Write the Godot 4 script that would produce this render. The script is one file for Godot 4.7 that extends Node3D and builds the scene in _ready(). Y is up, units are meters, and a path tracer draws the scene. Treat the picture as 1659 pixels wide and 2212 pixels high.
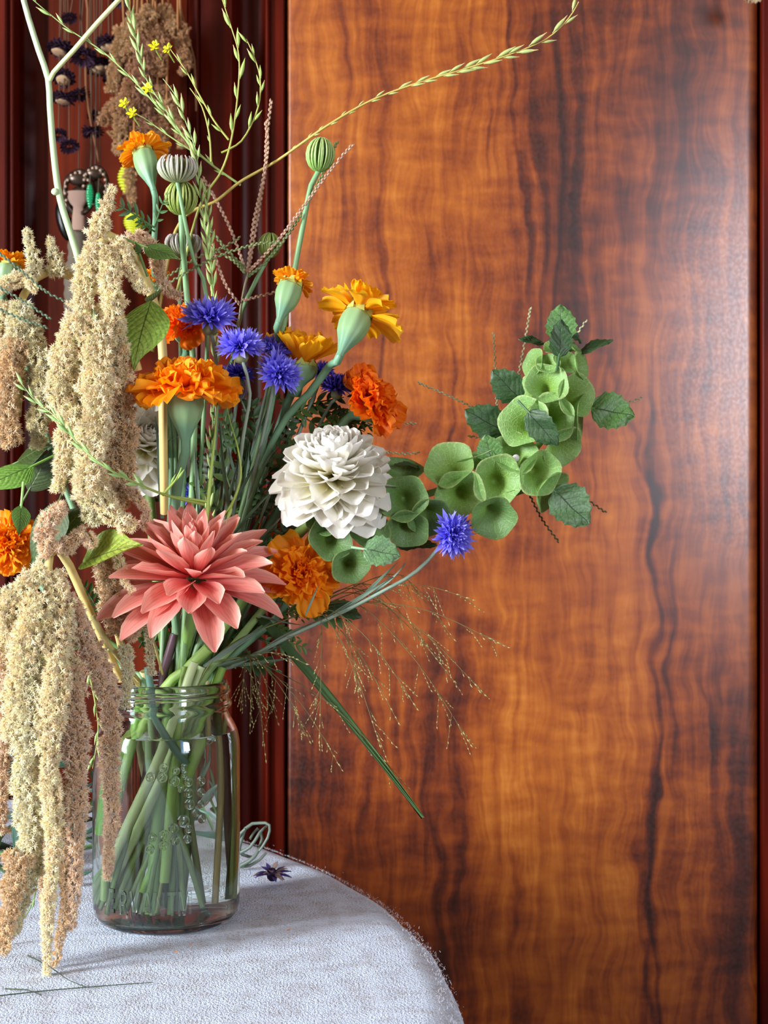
extends Node3D
# A jar of garden flowers on a cloth-covered round table before a polished wooden door.
# World: metres, y up, the jar stands on the table at z = 0, the camera looks along -z.

const F := 3200.0                     # focal length in pixels of the 1659 x 2212 frame
const EYE := Vector3(0.0, 1.015, 0.965)
const TABLE_Y := 0.75
const JAR := Vector3(-0.1416, 0.75, 0.0)
const WALL_Z := -0.684
const GOLD := 2.39996323

var rg := RandomNumberGenerator.new()
var mats := {}
var taken := {}

# ---------------------------------------------------------------- mesh buffer
class MB:
	var v := PackedVector3Array()
	var n := PackedVector3Array()
	var uv := PackedVector2Array()
	var c := PackedColorArray()
	var i := PackedInt32Array()

	func grid(p: PackedVector3Array, t: PackedVector2Array, k: PackedColorArray, nu: int, nv: int, wrap := false) -> void:
		var b := v.size()
		v.append_array(p)
		uv.append_array(t)
		c.append_array(k)
		for y in nv:
			for x in nu:
				var xa := x - 1
				var xb := x + 1
				if wrap:
					if xa < 0: xa = nu - 2
					if xb >= nu: xb = 1
				else:
					xa = maxi(xa, 0)
					xb = mini(xb, nu - 1)
				var ya := maxi(y - 1, 0)
				var yb := mini(y + 1, nv - 1)
				var du := p[y * nu + xb] - p[y * nu + xa]
				var dv := p[yb * nu + x] - p[ya * nu + x]
				if du.length_squared() < 1e-14:
					var yy := y + 1 if y == 0 else y - 1
					du = p[yy * nu + xb] - p[yy * nu + xa]
				var m := du.cross(dv)
				n.append(m.normalized() if m.length_squared() > 1e-24 else Vector3.UP)
		for y in nv - 1:
			for x in nu - 1:
				var a := b + y * nu + x
				i.append(a); i.append(a + nu); i.append(a + 1)
				i.append(a + 1); i.append(a + nu); i.append(a + nu + 1)

	func tri(a: Vector3, b: Vector3, d: Vector3, k: Color) -> void:
		var at := v.size()
		var m := (b - a).cross(d - a).normalized()
		for q in [a, b, d]:
			v.append(q); n.append(m); uv.append(Vector2.ZERO); c.append(k)
		i.append(at); i.append(at + 2); i.append(at + 1)

	func tube(pts: PackedVector3Array, r: PackedFloat32Array, sides: int, k0: Color, k1: Color, ribs := 0.0) -> void:
		var m := pts.size()
		var p := PackedVector3Array()
		var t := PackedVector2Array()
		var k := PackedColorArray()
		var side := Vector3.ZERO
		var length := 0.0
		for j in m:
			var tan := (pts[mini(j + 1, m - 1)] - pts[maxi(j - 1, 0)]).normalized()
			if j == 0:
				side = tan.cross(Vector3(0.13, 0.31, 0.94)).normalized()
				if side.length_squared() < 0.5: side = tan.cross(Vector3.RIGHT).normalized()
			else:
				side = (side - tan * side.dot(tan)).normalized()
				length += pts[j].distance_to(pts[j - 1])
			var bi := tan.cross(side)
			for s in sides + 1:
				var a := TAU * s / sides
				var rr := r[j] * (1.0 + ribs * cos(a * 6.0))
				p.append(pts[j] + (side * cos(a) + bi * sin(a)) * rr)
				t.append(Vector2(float(s) / sides, length * 20.0))
				k.append(k0.lerp(k1, float(j) / maxi(m - 1, 1)))
		grid(p, t, k, sides + 1, m, true)

	func lathe(prof: PackedVector2Array, sides: int, k: PackedColorArray, ribs := 0.0, ribn := 8) -> void:
		var p := PackedVector3Array()
		var t := PackedVector2Array()
		var kk := PackedColorArray()
		for j in prof.size():
			for s in sides + 1:
				var a := TAU * s / sides
				var rr := prof[j].x * (1.0 + ribs * cos(a * ribn))
				p.append(Vector3(rr * cos(a), prof[j].y, -rr * sin(a)))
				t.append(Vector2(float(s) / sides, float(j) / (prof.size() - 1)))
				kk.append(k[mini(j, k.size() - 1)])
		grid(p, t, kk, sides + 1, prof.size(), true)

	func ball(at: Vector3, r: Vector3, k: Color, nu := 8, nv := 5) -> void:
		var p := PackedVector3Array()
		var t := PackedVector2Array()
		var kk := PackedColorArray()
		for y in nv:
			var b := -PI / 2 + PI * y / (nv - 1)
			for x in nu + 1:
				var a := TAU * x / nu
				p.append(at + Vector3(r.x * cos(b) * cos(a), r.y * sin(b), -r.z * cos(b) * sin(a)))
				t.append(Vector2(float(x) / nu, float(y) / (nv - 1)))
				kk.append(k)
		grid(p, t, kk, nu + 1, nv, true)

	func add(o: MB, x: Transform3D) -> void:
		var b := v.size()
		for q in o.v: v.append(x * q)
		for q in o.n: n.append((x.basis * q).normalized())
		uv.append_array(o.uv)
		c.append_array(o.c)
		for q in o.i: i.append(b + q)

	func mesh() -> ArrayMesh:
		var a := []
		a.resize(Mesh.ARRAY_MAX)
		a[Mesh.ARRAY_VERTEX] = v
		a[Mesh.ARRAY_NORMAL] = n
		a[Mesh.ARRAY_TEX_UV] = uv
		a[Mesh.ARRAY_COLOR] = c
		a[Mesh.ARRAY_INDEX] = i
		var m := ArrayMesh.new()
		m.add_surface_from_arrays(Mesh.PRIMITIVE_TRIANGLES, a)
		return m

# ---------------------------------------------------------------- small helpers
func P(x: float, y: float, z := 0.0) -> Vector3:      # the point at depth z seen at a place of the photograph
	var d := EYE.z - z
	return Vector3((x - 829.5) / F * d, EYE.y - (y - 1106.0) / F * d, z)

func S(n: float, z := 0.0) -> float:                  # n pixels at depth z, in metres
	return n / F * (EYE.z - z)

func L(r: int, g: int, b: int) -> Color:              # an sRGB colour as a linear vertex colour
	return Color8(r, g, b).srgb_to_linear()

func rr(a: float, b: float) -> float:
	return rg.randf_range(a, b)

func curve(a: PackedVector3Array, step := 0.008) -> PackedVector3Array:   # Catmull-Rom through the points
	var out := PackedVector3Array()
	for j in a.size() - 1:
		var p0 := a[maxi(j - 1, 0)]
		var p1 := a[j]
		var p2 := a[j + 1]
		var p3 := a[mini(j + 2, a.size() - 1)]
		var m := clampi(int(p1.distance_to(p2) / step), 1, 40)
		for s in m:
			out.append(p1.cubic_interpolate(p2, p0, p3, float(s) / m))
	out.append(a[a.size() - 1])
	return out

func pix(a: Array) -> PackedVector3Array:
	var out := PackedVector3Array()
	for q in a: out.append(P(q[0], q[1], q[2]))
	return out

func taper(m: int, a: float, b: float, e := 1.0) -> PackedFloat32Array:
	var r := PackedFloat32Array()
	for j in m: r.append(lerpf(a, b, pow(float(j) / maxi(m - 1, 1), e)))
	return r

func frame(at: Vector3, axis: Vector3, spin := 0.0, s := 1.0) -> Transform3D:   # local +y along axis
	var y := axis.normalized()
	var ref := Vector3(0, 0, 1) if absf(y.z) < 0.9 else Vector3(1, 0, 0)
	var x := y.cross(ref).normalized()
	var b := Basis(x, y, x.cross(y)) * Basis(Vector3.UP, spin)
	return Transform3D(b.scaled_local(Vector3.ONE * s), at)

func face(at: Vector3, up: Vector3, normal: Vector3, s := 1.0) -> Transform3D:  # local +y along up, +z towards normal
	var y := up.normalized()
	var z := (normal - y * normal.dot(y)).normalized()
	return Transform3D(Basis(y.cross(z), y, z).scaled_local(Vector3.ONE * s), at)

func thing(called: String, label: String, category: String, at: Vector3, group := "") -> Node3D:
	var o := Node3D.new()
	taken[called] = taken.get(called, 0) + 1
	o.name = called if taken[called] == 1 else "%s_%03d" % [called, taken[called] - 1]
	o.position = at
	o.set_meta("label", label)
	o.set_meta("category", category)
	o.set_meta("kind", "thing")
	if group: o.set_meta("group", group)
	add_child(o)
	return o

func part(parent: Node3D, called: String, m: Mesh, mt: Material, x := Transform3D()) -> MeshInstance3D:
	var o := MeshInstance3D.new()
	var key := str(parent.get_instance_id()) + called
	taken[key] = taken.get(key, 0) + 1
	o.name = called if taken[key] == 1 else "%s_%03d" % [called, taken[key] - 1]
	o.mesh = m
	o.material_override = mt
	o.transform = parent.global_transform.affine_inverse() * x
	o.cast_shadow = GeometryInstance3D.SHADOW_CASTING_SETTING_DOUBLE_SIDED
	parent.add_child(o)
	return o

func struct(called: String, m: Mesh, mt: Material, label: String, x := Transform3D()) -> MeshInstance3D:
	var o := MeshInstance3D.new()
	o.name = called
	o.mesh = m
	o.material_override = mt
	o.transform = x
	o.set_meta("kind", "structure")
	o.set_meta("label", label)
	add_child(o)
	return o

func mat(called: String, color: Color, rough: float, light := 0.0) -> StandardMaterial3D:
	var m := StandardMaterial3D.new()
	m.resource_name = called
	m.albedo_color = color
	m.roughness = rough
	m.vertex_color_use_as_albedo = true
	m.cull_mode = BaseMaterial3D.CULL_DISABLED
	if light > 0.0:
		m.backlight_enabled = true
		m.backlight = Color(light, light, light).linear_to_srgb()
	mats[called] = m
	return m

func box(m: MB, a: Vector3, b: Vector3, k := Color.WHITE) -> void:
	for f in 6:
		var ax := f / 2
		var s := 1.0 if f % 2 else -1.0
		var u := Vector3.ZERO
		var w := Vector3.ZERO
		u[(ax + 1) % 3] = 1.0
		w[(ax + 2) % 3] = 1.0
		var h := (b - a) / 2.0
		var mid := (a + b) / 2.0
		var nn := Vector3.ZERO
		nn[ax] = s
		var p := PackedVector3Array()
		for q in [[-1, -1], [1, -1], [-1, 1], [1, 1]]:
			p.append(mid + h * (nn + u * q[0] * s + w * q[1]))
		m.grid(p, PackedVector2Array([Vector2(0, 0), Vector2(1, 0), Vector2(0, 1), Vector2(1, 1)]), PackedColorArray([k, k, k, k]), 2, 2)

func prof_at(a: Array, t: float) -> float:           # a profile given as evenly spaced values
	var f := clampf(t, 0.0, 1.0) * (a.size() - 1)
	var j := mini(int(f), a.size() - 2)
	return lerpf(a[j], a[j + 1], smoothstep(0.0, 1.0, f - j) * 0.5 + (f - j) * 0.5)

# A petal or leaf blade: length 1 along +y, its upper face towards +z.
# w: half widths from base to tip; cup: how far the sides rise; bend: how far the tip turns towards +z
func blade(w: Array, cup: float, bend: float, ruffle: float, waves: float, k0: Color, k1: Color, ke: Color, nu := 7, nv := 10, notch := 0.0, crease := 0.0, round := 0.0) -> MB:
	var m := MB.new()
	var p := PackedVector3Array()
	var t := PackedVector2Array()
	var k := PackedColorArray()
	var ph := rr(0.0, TAU)
	var y := 0.0
	var z := 0.0
	for j in nv:
		var q := float(j) / (nv - 1)
		var ang := bend * q * q
		if j > 0:
			y += cos(ang) / (nv - 1)
			z += sin(ang) / (nv - 1)
		var hw := prof_at(w, q)
		var cu := cup * (1.0 - 0.35 * q)
		for x in nu:
			var u := 2.0 * x / (nu - 1) - 1.0
			var fi := u * cu
			var px := hw * (sin(fi) / cu if absf(cu) > 0.01 else u)
			var up := hw * ((1.0 - cos(fi)) / cu if absf(cu) > 0.01 else 0.0) + crease * hw * absf(u)
			var rf := ruffle * q * q * sin(u * waves + ph) * (0.35 + 0.65 * absf(u))
			up += rf
			var along := -notch * q * q * q * (0.5 + 0.5 * cos(u * waves * 1.3 + ph * 2.0)) - round * u * u * q * q * q - ruffle * 0.5 * q * q * absf(sin(u * waves * 0.7 + ph))
			p.append(Vector3(px, y + along * cos(ang) - up * sin(ang), z + along * sin(ang) + up * cos(ang)))
			t.append(Vector2(0.5 + 0.5 * u, q))
			k.append(k0.lerp(k1, smoothstep(0.0, 0.9, q)).lerp(ke, 0.75 * pow(absf(u), 3.0) * smoothstep(0.1, 0.6, q)))
	m.grid(p, t, k, nu, nv)
	return m

func spindle(r: float, beak: float, k0: Color, k1: Color) -> MB:   # a pod of length 1 along +y
	var m := MB.new()
	m.lathe(PackedVector2Array([Vector2(0.02, 0), Vector2(0.25 * r, 0.1), Vector2(0.8 * r, 0.25), Vector2(r, 0.45), Vector2(0.75 * r, 0.65), Vector2(0.3 * r, 0.65 + 0.2 * beak), Vector2(0.16 * r, 0.93), Vector2(0.0, 1.0)]), 7, PackedColorArray([k0, k0, k0, k0, k0, k1, k1, k1]))
	return m

# ---------------------------------------------------------------- computed textures
func noise(kind: int, freq: float, sd: int, oct := 3) -> FastNoiseLite:
	var f := FastNoiseLite.new()
	f.noise_type = kind
	f.frequency = freq
	f.seed = sd
	f.fractal_octaves = oct
	return f

func bytes(f: FastNoiseLite, w: int, h: int, sx := 1, sy := 1) -> PackedByteArray:   # noise stretched sx, sy times
	var im := f.get_seamless_image(maxi(w / sx, 4), maxi(h / sy, 4), false, false, 0.12)
	im.convert(Image.FORMAT_L8)
	im.resize(w, h, Image.INTERPOLATE_CUBIC)
	return im.get_data()

func tex(d: PackedByteArray, w: int, h: int, fmt := Image.FORMAT_RGB8) -> ImageTexture:
	return ImageTexture.create_from_image(Image.create_from_data(w, h, false, fmt, d))

# dark wavy streaks, ripples across the grain and a bright heart, as in figured redwood
func wood_panel() -> ImageTexture:
	var w := 832
	var h := 1792
	var warp := bytes(noise(FastNoiseLite.TYPE_SIMPLEX, 0.022, 3), w, h, 4, 6)
	var warp2 := bytes(noise(FastNoiseLite.TYPE_SIMPLEX, 0.03, 8, 2), w, h, 2, 3)
	var streak := bytes(noise(FastNoiseLite.TYPE_SIMPLEX, 0.035, 11, 4), w, h, 1, 26)
	var fine := bytes(noise(FastNoiseLite.TYPE_SIMPLEX, 0.16, 21, 2), w, h, 1, 14)
	var flame := bytes(noise(FastNoiseLite.TYPE_SIMPLEX, 0.05, 31, 3), w, h, 6, 2)
	var cloud := bytes(noise(FastNoiseLite.TYPE_SIMPLEX, 0.016, 41, 3), w, h, 3, 4)
	var speck := bytes(noise(FastNoiseLite.TYPE_SIMPLEX, 0.25, 51, 2), w, h)
	# streaks as paths over the panel: width, strength, then x, y in thousandths of its width and height
	var lines := [
		[9, 0.5, 115, -10, 118, 120, 122, 260], [7, 0.5, 196, -10, 200, 180, 204, 300, 192, 420],
		[8, 0.55, 556, -10, 570, 100, 585, 190, 572, 300, 560, 420], [7, 0.6, 470, -10, 486, 110, 505, 200, 500, 320],
		[10, 0.4, 520, -10, 528, 120, 540, 240, 520, 340, 545, 450], [13, 0.45, 590, -10, 600, 90, 606, 210, 598, 300, 590, 420, 610, 500],
		[5, 0.6, 418, 80, 432, 130, 425, 200], [7, 0.6, 290, 200, 296, 260, 300, 300], [5, 0.5, 330, 310, 345, 400, 330, 470],
		[9, 0.55, 660, 330, 705, 385, 745, 430, 772, 480, 775, 560], [7, 0.7, 772, 360, 768, 470, 776, 580, 783, 680, 770, 790, 765, 860, 780, 950, 785, 1010],
		[13, 0.75, 770, 700, 762, 780, 758, 840, 766, 890, 750, 930, 782, 1010], [6, 0.5, 735, 760, 745, 850, 738, 930], [6, 0.5, 815, 500, 806, 640, 815, 760],
		[17, 0.6, 480, 930, 486, 960, 478, 1010], [9, 0.5, 620, 930, 630, 970, 622, 1010], [7, 0.5, 470, 800, 480, 870, 474, 930],
		[14, 0.5, 298, 560, 310, 660, 300, 760, 325, 840, 312, 1000], [10, 0.5, 358, 560, 366, 700, 362, 830, 372, 1000],
		[22, 0.4, 930, 640, 950, 760, 935, 880, 955, 1010], [10, 0.45, 870, 620, 900, 700, 910, 780], [12, 0.4, 850, 900, 862, 960, 850, 1010],
		[8, 0.4, 160, 620, 170, 740, 160, 830], [7, 0.35, 225, 640, 232, 740, 226, 820]]
	# broad tones: x, y, half width, half height, how much lighter or darker
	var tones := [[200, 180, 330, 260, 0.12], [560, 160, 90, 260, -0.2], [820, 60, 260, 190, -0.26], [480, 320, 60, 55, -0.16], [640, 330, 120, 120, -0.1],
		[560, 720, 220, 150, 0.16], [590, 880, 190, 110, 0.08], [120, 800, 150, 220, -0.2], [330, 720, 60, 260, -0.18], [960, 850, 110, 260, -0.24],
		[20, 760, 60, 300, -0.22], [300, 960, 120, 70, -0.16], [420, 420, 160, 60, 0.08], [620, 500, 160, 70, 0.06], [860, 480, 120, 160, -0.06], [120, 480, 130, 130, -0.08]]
	var lut := PackedByteArray()
	var grad := Gradient.new()
	grad.offsets = PackedFloat32Array([0.0, 0.22, 0.42, 0.6, 0.8, 1.0])
	grad.colors = PackedColorArray([Color8(44, 13, 6), Color8(74, 25, 8), Color8(110, 44, 10), Color8(138, 64, 14), Color8(164, 86, 22), Color8(188, 112, 40)])
	for q in 256:
		var k := grad.sample(q / 255.0)
		lut.append(k.r8); lut.append(k.g8); lut.append(k.b8)
	var d := PackedByteArray()
	d.resize(w * h * 3)
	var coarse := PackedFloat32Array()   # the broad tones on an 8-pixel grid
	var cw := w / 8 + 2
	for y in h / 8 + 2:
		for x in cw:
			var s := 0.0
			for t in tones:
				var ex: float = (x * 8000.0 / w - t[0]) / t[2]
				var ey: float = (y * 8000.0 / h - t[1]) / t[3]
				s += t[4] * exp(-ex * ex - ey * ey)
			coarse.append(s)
	var row := PackedFloat32Array()
	for y in h:
		row.resize(0)
		row.resize(w + 200)
		var ty := y * 1000.0 / h
		for ln in lines:
			if ty < ln[3] or ty > ln[ln.size() - 1]: continue
			var j := 3
			while j + 2 < ln.size() and ty > ln[j + 2]: j += 2
			var f: float = (ty - ln[j]) / (ln[j + 2] - ln[j])
			var c: float = lerpf(ln[j - 1], ln[j + 1], f * f * (3.0 - 2.0 * f)) * w / 1000.0 + 60.0
			var ends: float = smoothstep(ln[3] - 1.0, ln[3] + 50.0, ty) * (1.0 - smoothstep(ln[ln.size() - 1] - 50.0, ln[ln.size() - 1] + 1.0, ty))
			var wd: float = ln[0] * 0.55
			for x in range(maxi(int(c - wd * 3.0), 0), mini(int(c + wd * 3.0), w + 199)):
				var e: float = (x - c) / wd
				if e > 0.0: e *= 0.6
				row[x] += ln[1] * ends * exp(-e * e)
		for x in w:
			var o := y * w + x
			var xs := x + int((warp[o] - 128) * 0.13 + (warp2[o] - 128) * 0.012)
			var xi := clampi(xs, 0, w - 1)
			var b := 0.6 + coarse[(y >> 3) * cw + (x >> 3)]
			b += (streak[y * w + xi] - 132) * 0.0013 + (fine[y * w + xi] - 128) * 0.0005 + (flame[o] - 128) * 0.0009 + (cloud[o] - 128) * 0.0012 + (speck[o] - 128) * 0.00012
			b -= row[clampi(x + 60 + int((warp[o] - 128) * 0.14), 0, w + 199)] * 0.45
			var q := clampi(int(b * 255.0), 0, 255) * 3
			d[o * 3] = lut[q]; d[o * 3 + 1] = lut[q + 1]; d[o * 3 + 2] = lut[q + 2]
	return tex(d, w, h)

func plain_wood(sd: int) -> ImageTexture:
	var w := 256
	var h := 512
	var a := bytes(noise(FastNoiseLite.TYPE_SIMPLEX, 0.03, sd, 4), w, h, 1, 16)
	var b := bytes(noise(FastNoiseLite.TYPE_SIMPLEX, 0.02, sd + 1, 3), w, h, 2, 4)
	var d := PackedByteArray()
	d.resize(w * h * 3)
	for o in w * h:
		var t := 0.72 + (a[o] - 128) * 0.0016 + (b[o] - 128) * 0.001
		d[o * 3] = clampi(int(t * 250), 0, 255); d[o * 3 + 1] = clampi(int(t * 236), 0, 255); d[o * 3 + 2] = clampi(int(t * 226), 0, 255)
	return tex(d, w, h)

# bouclé cloth: pale loops over tan ground; [colour, height]
func cloth_maps() -> Array:
	var w := 768
	var loops := bytes(noise(FastNoiseLite.TYPE_CELLULAR, 0.13, 5, 1), w, w)
	var hair := bytes(noise(FastNoiseLite.TYPE_SIMPLEX, 0.19, 6, 3), w, w)
	var slub := bytes(noise(FastNoiseLite.TYPE_SIMPLEX, 0.03, 7, 3), w, w, 6, 1)
	var big := bytes(noise(FastNoiseLite.TYPE_SIMPLEX, 0.008, 9, 3), w, w)
	var d := PackedByteArray()
	var e := PackedByteArray()
	d.resize(w * w * 3)
	e.resize(w * w)
	for y in w:
		var rib := sin(y * TAU * 64.0 / w)
		for x in w:
			var o := y * w + x
			var t := 0.54 + (loops[o] - 128) * -0.0036 + (hair[o] - 128) * 0.0042 + rib * 0.035 + (slub[o] - 128) * 0.0007
			t += 0.025 * sin(x * TAU * 72.0 / w + y * 0.05)
			var s := clampf(t + (big[o] - 128) * 0.003, 0.0, 1.0)
			s = smoothstep(0.12, 0.72, s)
			d[o * 3] = int(lerpf(184, 220, s)); d[o * 3 + 1] = int(lerpf(180, 232, s)); d[o * 3 + 2] = int(lerpf(186, 252, s))
			e[o] = clampi(int(t * 230.0), 0, 255)
	return [tex(d, w, w), tex(e, w, w, Image.FORMAT_L8)]

# net of pale veins for the bells; [colour, height]
func vein_net() -> Array:
	var w := 256
	var f := noise(FastNoiseLite.TYPE_CELLULAR, 0.06, 17, 1)
	f.cellular_return_type = FastNoiseLite.RETURN_DISTANCE2_SUB
	f.fractal_type = FastNoiseLite.FRACTAL_NONE
	var a := bytes(f, w, w)
	f.frequency = 0.12
	var b := bytes(f, w, w)
	var d := PackedByteArray()
	var e := PackedByteArray()
	d.resize(w * w * 3)
	e.resize(w * w)
	for y in w:
		for x in w:
			var o := y * w + x
			var ray := absf(fposmod(x * 20.0 / w + 0.12 * sin(y * 0.09), 1.0) - 0.5)
			var vein := maxf(maxf(1.0 - a[o] / 26.0, 0.0), maxf(0.45 - b[o] / 60.0, 0.0))
			vein = clampf(maxf(vein, 1.0 - ray * 13.0), 0.0, 1.0) * smoothstep(0.0, 0.25, y / float(w))
			d[o * 3] = int(lerpf(205, 255, vein)); d[o * 3 + 1] = int(lerpf(218, 255, vein)); d[o * 3 + 2] = int(lerpf(190, 240, vein))
			e[o] = int(128 - 90 * vein)
	return [tex(d, w, w), tex(e, w, w, Image.FORMAT_L8)]

# midrib and side veins of a leaf; [colour, height]
func leaf_maps(pairs: float, sweep: float, pale: bool) -> Array:
	var w := 160
	var h := 320
	var mottle := bytes(noise(FastNoiseLite.TYPE_SIMPLEX, 0.05, 27, 3), w, h)
	var d := PackedByteArray()
	var e := PackedByteArray()
	d.resize(w * h * 3)
	e.resize(w * h)
	for y in h:
		var q := float(y) / h
		for x in w:
			var o := y * w + x
			var u := absf(2.0 * x / w - 1.0)
			var s := fposmod((q - sweep * pow(u, 1.4) * (1.0 - 0.6 * q)) * pairs + (0.5 if x > w / 2 else 0.0), 1.0)
			var side := clampf(1.0 - absf(s - 0.5) * 15.0, 0.0, 1.0) * (1.0 - 0.75 * u)
			var rib := clampf(1.0 - u * 22.0, 0.0, 1.0)
			var vein := maxf(side, rib)
			var g := 0.86 + (mottle[o] - 128) * 0.0012 + 0.1 * (absf(s - 0.5) - 0.25)
			if pale: g = lerpf(g * 0.85, 1.15, vein)
			else: g = g * (1.0 - 0.5 * vein)
			d[o * 3] = clampi(int(g * 228), 0, 255); d[o * 3 + 1] = clampi(int(g * 240), 0, 255); d[o * 3 + 2] = clampi(int(g * 214), 0, 255)
			e[o] = clampi(int(150 + 90 * (0.5 - absf(s - 0.5)) * -1.0 * (1.0 - u) + 60 * absf(s - 0.5) - 70 * rib), 0, 255)
	return [tex(d, w, h), tex(e, w, h, Image.FORMAT_L8)]

# fine lengthwise lines of a petal
func petal_map() -> ImageTexture:
	var a := bytes(noise(FastNoiseLite.TYPE_SIMPLEX, 0.09, 37, 3), 128, 128, 1, 12)
	var d := PackedByteArray()
	d.resize(128 * 128 * 3)
	for o in 128 * 128:
		var g := clampi(int(240 + (a[o] - 128) * 0.2), 0, 255)
		d[o * 3] = clampi(g + 8, 0, 255); d[o * 3 + 1] = g; d[o * 3 + 2] = g
	return tex(d, 128, 128)

# ---------------------------------------------------------------- the scene
func _ready() -> void:
	rg.seed = 20240817
	# camera
	var cam := Camera3D.new()
	cam.name = "camera"
	cam.position = EYE
	cam.near = 0.05
	cam.far = 60.0
	var lens := CameraAttributesPhysical.new()
	lens.frustum_focal_length = 12.0 / (1106.0 / F)
	lens.frustum_focus_distance = 0.925
	lens.exposure_aperture = 13.0
	lens.frustum_near = 0.05
	lens.frustum_far = 60.0
	cam.attributes = lens
	add_child(cam)
	cam.current = true
	# sky and exposure
	var env := Environment.new()
	env.background_mode = Environment.BG_SKY
	var sm := ProceduralSkyMaterial.new()
	sm.sky_top_color = Color(0.36, 0.55, 0.9)
	sm.sky_horizon_color = Color(0.78, 0.86, 0.97)
	sm.ground_bottom_color = Color(0.2, 0.22, 0.16)
	sm.ground_horizon_color = Color(0.5, 0.55, 0.5)
	sm.sky_energy_multiplier = 2.2
	env.sky = Sky.new()
	env.sky.sky_material = sm
	env.tonemap_mode = Environment.TONE_MAPPER_LINEAR
	env.tonemap_exposure = 1.0
	env.sdfgi_enabled = true
	env.ssao_enabled = true
	env.ssil_enabled = true
	var we := WorldEnvironment.new()
	we.name = "world_environment"
	we.environment = env
	add_child(we)
	# daylight through the two windows behind the camera, left and right
	window_light("window_daylight_left", Vector3(-2.86, 1.55, 1.75), Vector2(0.85, 1.25), 34.0, -PI / 2)
	window_light("window_daylight_right", Vector3(1.83, 1.55, 2.33), Vector2(0.62, 0.95), 5.2, 0.0)
	materials()
	room()
	table()
	jar()
	backdrop_hangings()
	bouquet()
	trimmings()

func window_light(called: String, at: Vector3, size: Vector2, e: float, turn: float) -> void:
	var l := AreaLight3D.new()
	l.name = called
	l.area_size = size
	l.light_color = Color(0.95, 0.975, 1.0)
	l.light_energy = e
	l.area_range = 12.0
	l.shadow_enabled = true
	l.position = at
	l.rotation.y = turn
	add_child(l)

func materials() -> void:
	var m: StandardMaterial3D
	m = mat("panel_wood", Color.WHITE, 0.34)
	m.albedo_texture = wood_panel()
	m.albedo_color = Color(0.97, 0.97, 0.95)
	var scuff := bytes(noise(FastNoiseLite.TYPE_SIMPLEX, 0.12, 71, 4), 768, 1536)
	for o in scuff.size(): scuff[o] = 150 + (scuff[o] - 128) / 3
	m.roughness = 0.62
	m.roughness_texture = tex(scuff, 768, 1536, Image.FORMAT_L8)
	m.clearcoat_enabled = true
	m.clearcoat = 0.6
	m.clearcoat_roughness = 0.26
	var tx := plain_wood(61)
	for q in [["stile_wood", Color8(104, 27, 10), 0.42], ["recess_wood", Color8(108, 36, 8), 0.6], ["room_wood", Color8(120, 74, 46), 0.5]]:
		m = mat(q[0], q[1], q[2])
		m.albedo_texture = tx
		m.uv1_triplanar = true
		m.uv1_world_triplanar = true
		m.uv1_scale = Vector3(5, 1.2, 5)
		m.metallic_specular = 0.2
		if q[0] == "stile_wood":
			m.clearcoat_enabled = true
			m.clearcoat = 0.08
			m.clearcoat_roughness = 0.25
	mat("plaster", Color8(128, 112, 94), 0.9)
	mat("window_paint", Color8(232, 230, 224), 0.5)
	m = mat("window_glass", Color(1, 1, 1, 0.04), 0.02)
	m.transparency = BaseMaterial3D.TRANSPARENCY_ALPHA
	var cl := cloth_maps()
	m = mat("cloth", Color(0.97, 0.985, 1.0), 0.95)
	m.albedo_texture = cl[0]
	m.heightmap_enabled = true
	m.heightmap_texture = cl[1]
	m.heightmap_scale = 0.09
	m.rim_enabled = true
	m.rim = 0.4
	mat("fuzz", Color8(222, 220, 226), 0.95, 0.3)
	m = mat("glass", Color(0.985, 1.0, 0.99, 0.0), 0.0)
	m.refraction_enabled = true
	m.refraction_scale = 0.05
	m.vertex_color_use_as_albedo = false
	m.transparency = BaseMaterial3D.TRANSPARENCY_ALPHA
	m = mat("water", Color(0.99, 1.0, 0.985, 0.0), 0.0)
	m.refraction_enabled = true
	m.refraction_scale = 0.033
	m.vertex_color_use_as_albedo = false
	m.transparency = BaseMaterial3D.TRANSPARENCY_ALPHA
	mat("stem", Color.WHITE, 0.5)
	mat("dry", Color.WHITE, 0.85, 0.15)
	mat("floret", Color.WHITE, 0.8, 0.5)
	m = mat("petal", Color.WHITE, 0.55, 0.5)
	m.albedo_texture = petal_map()
	mat("silk", Color.WHITE, 0.6, 0.5)
	mat("ruffle", Color.WHITE, 0.6, 0.9)
	mat("petal_smooth", Color.WHITE, 0.55, 0.45)
	mat("leaf_plain", Color.WHITE, 0.5, 0.35)
	for q in [["bell", vein_net(), 0.55], ["leaf", leaf_maps(9.0, 0.55, false), 0.6], ["leaf_pale_veins", leaf_maps(9.0, 0.5, true), 0.3], ["bell_leaf", leaf_maps(5.0, 0.6, false), 0.3]]:
		m = mat(q[0], Color.WHITE, 0.48, q[2])
		m.albedo_texture = q[1][0]
		m.heightmap_enabled = true
		m.heightmap_texture = q[1][1]
		m.heightmap_scale = 0.06 if q[0] != "leaf" else 0.12
	m = mat("bronze", Color8(60, 46, 36), 0.3)
	m.metallic = 0.6
	mat("bead", Color.WHITE, 0.12)

# ---------------------------------------------------------------- room
func WX(px: float) -> float:
	return (px - 829.5) / F * (EYE.z - WALL_Z)

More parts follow.
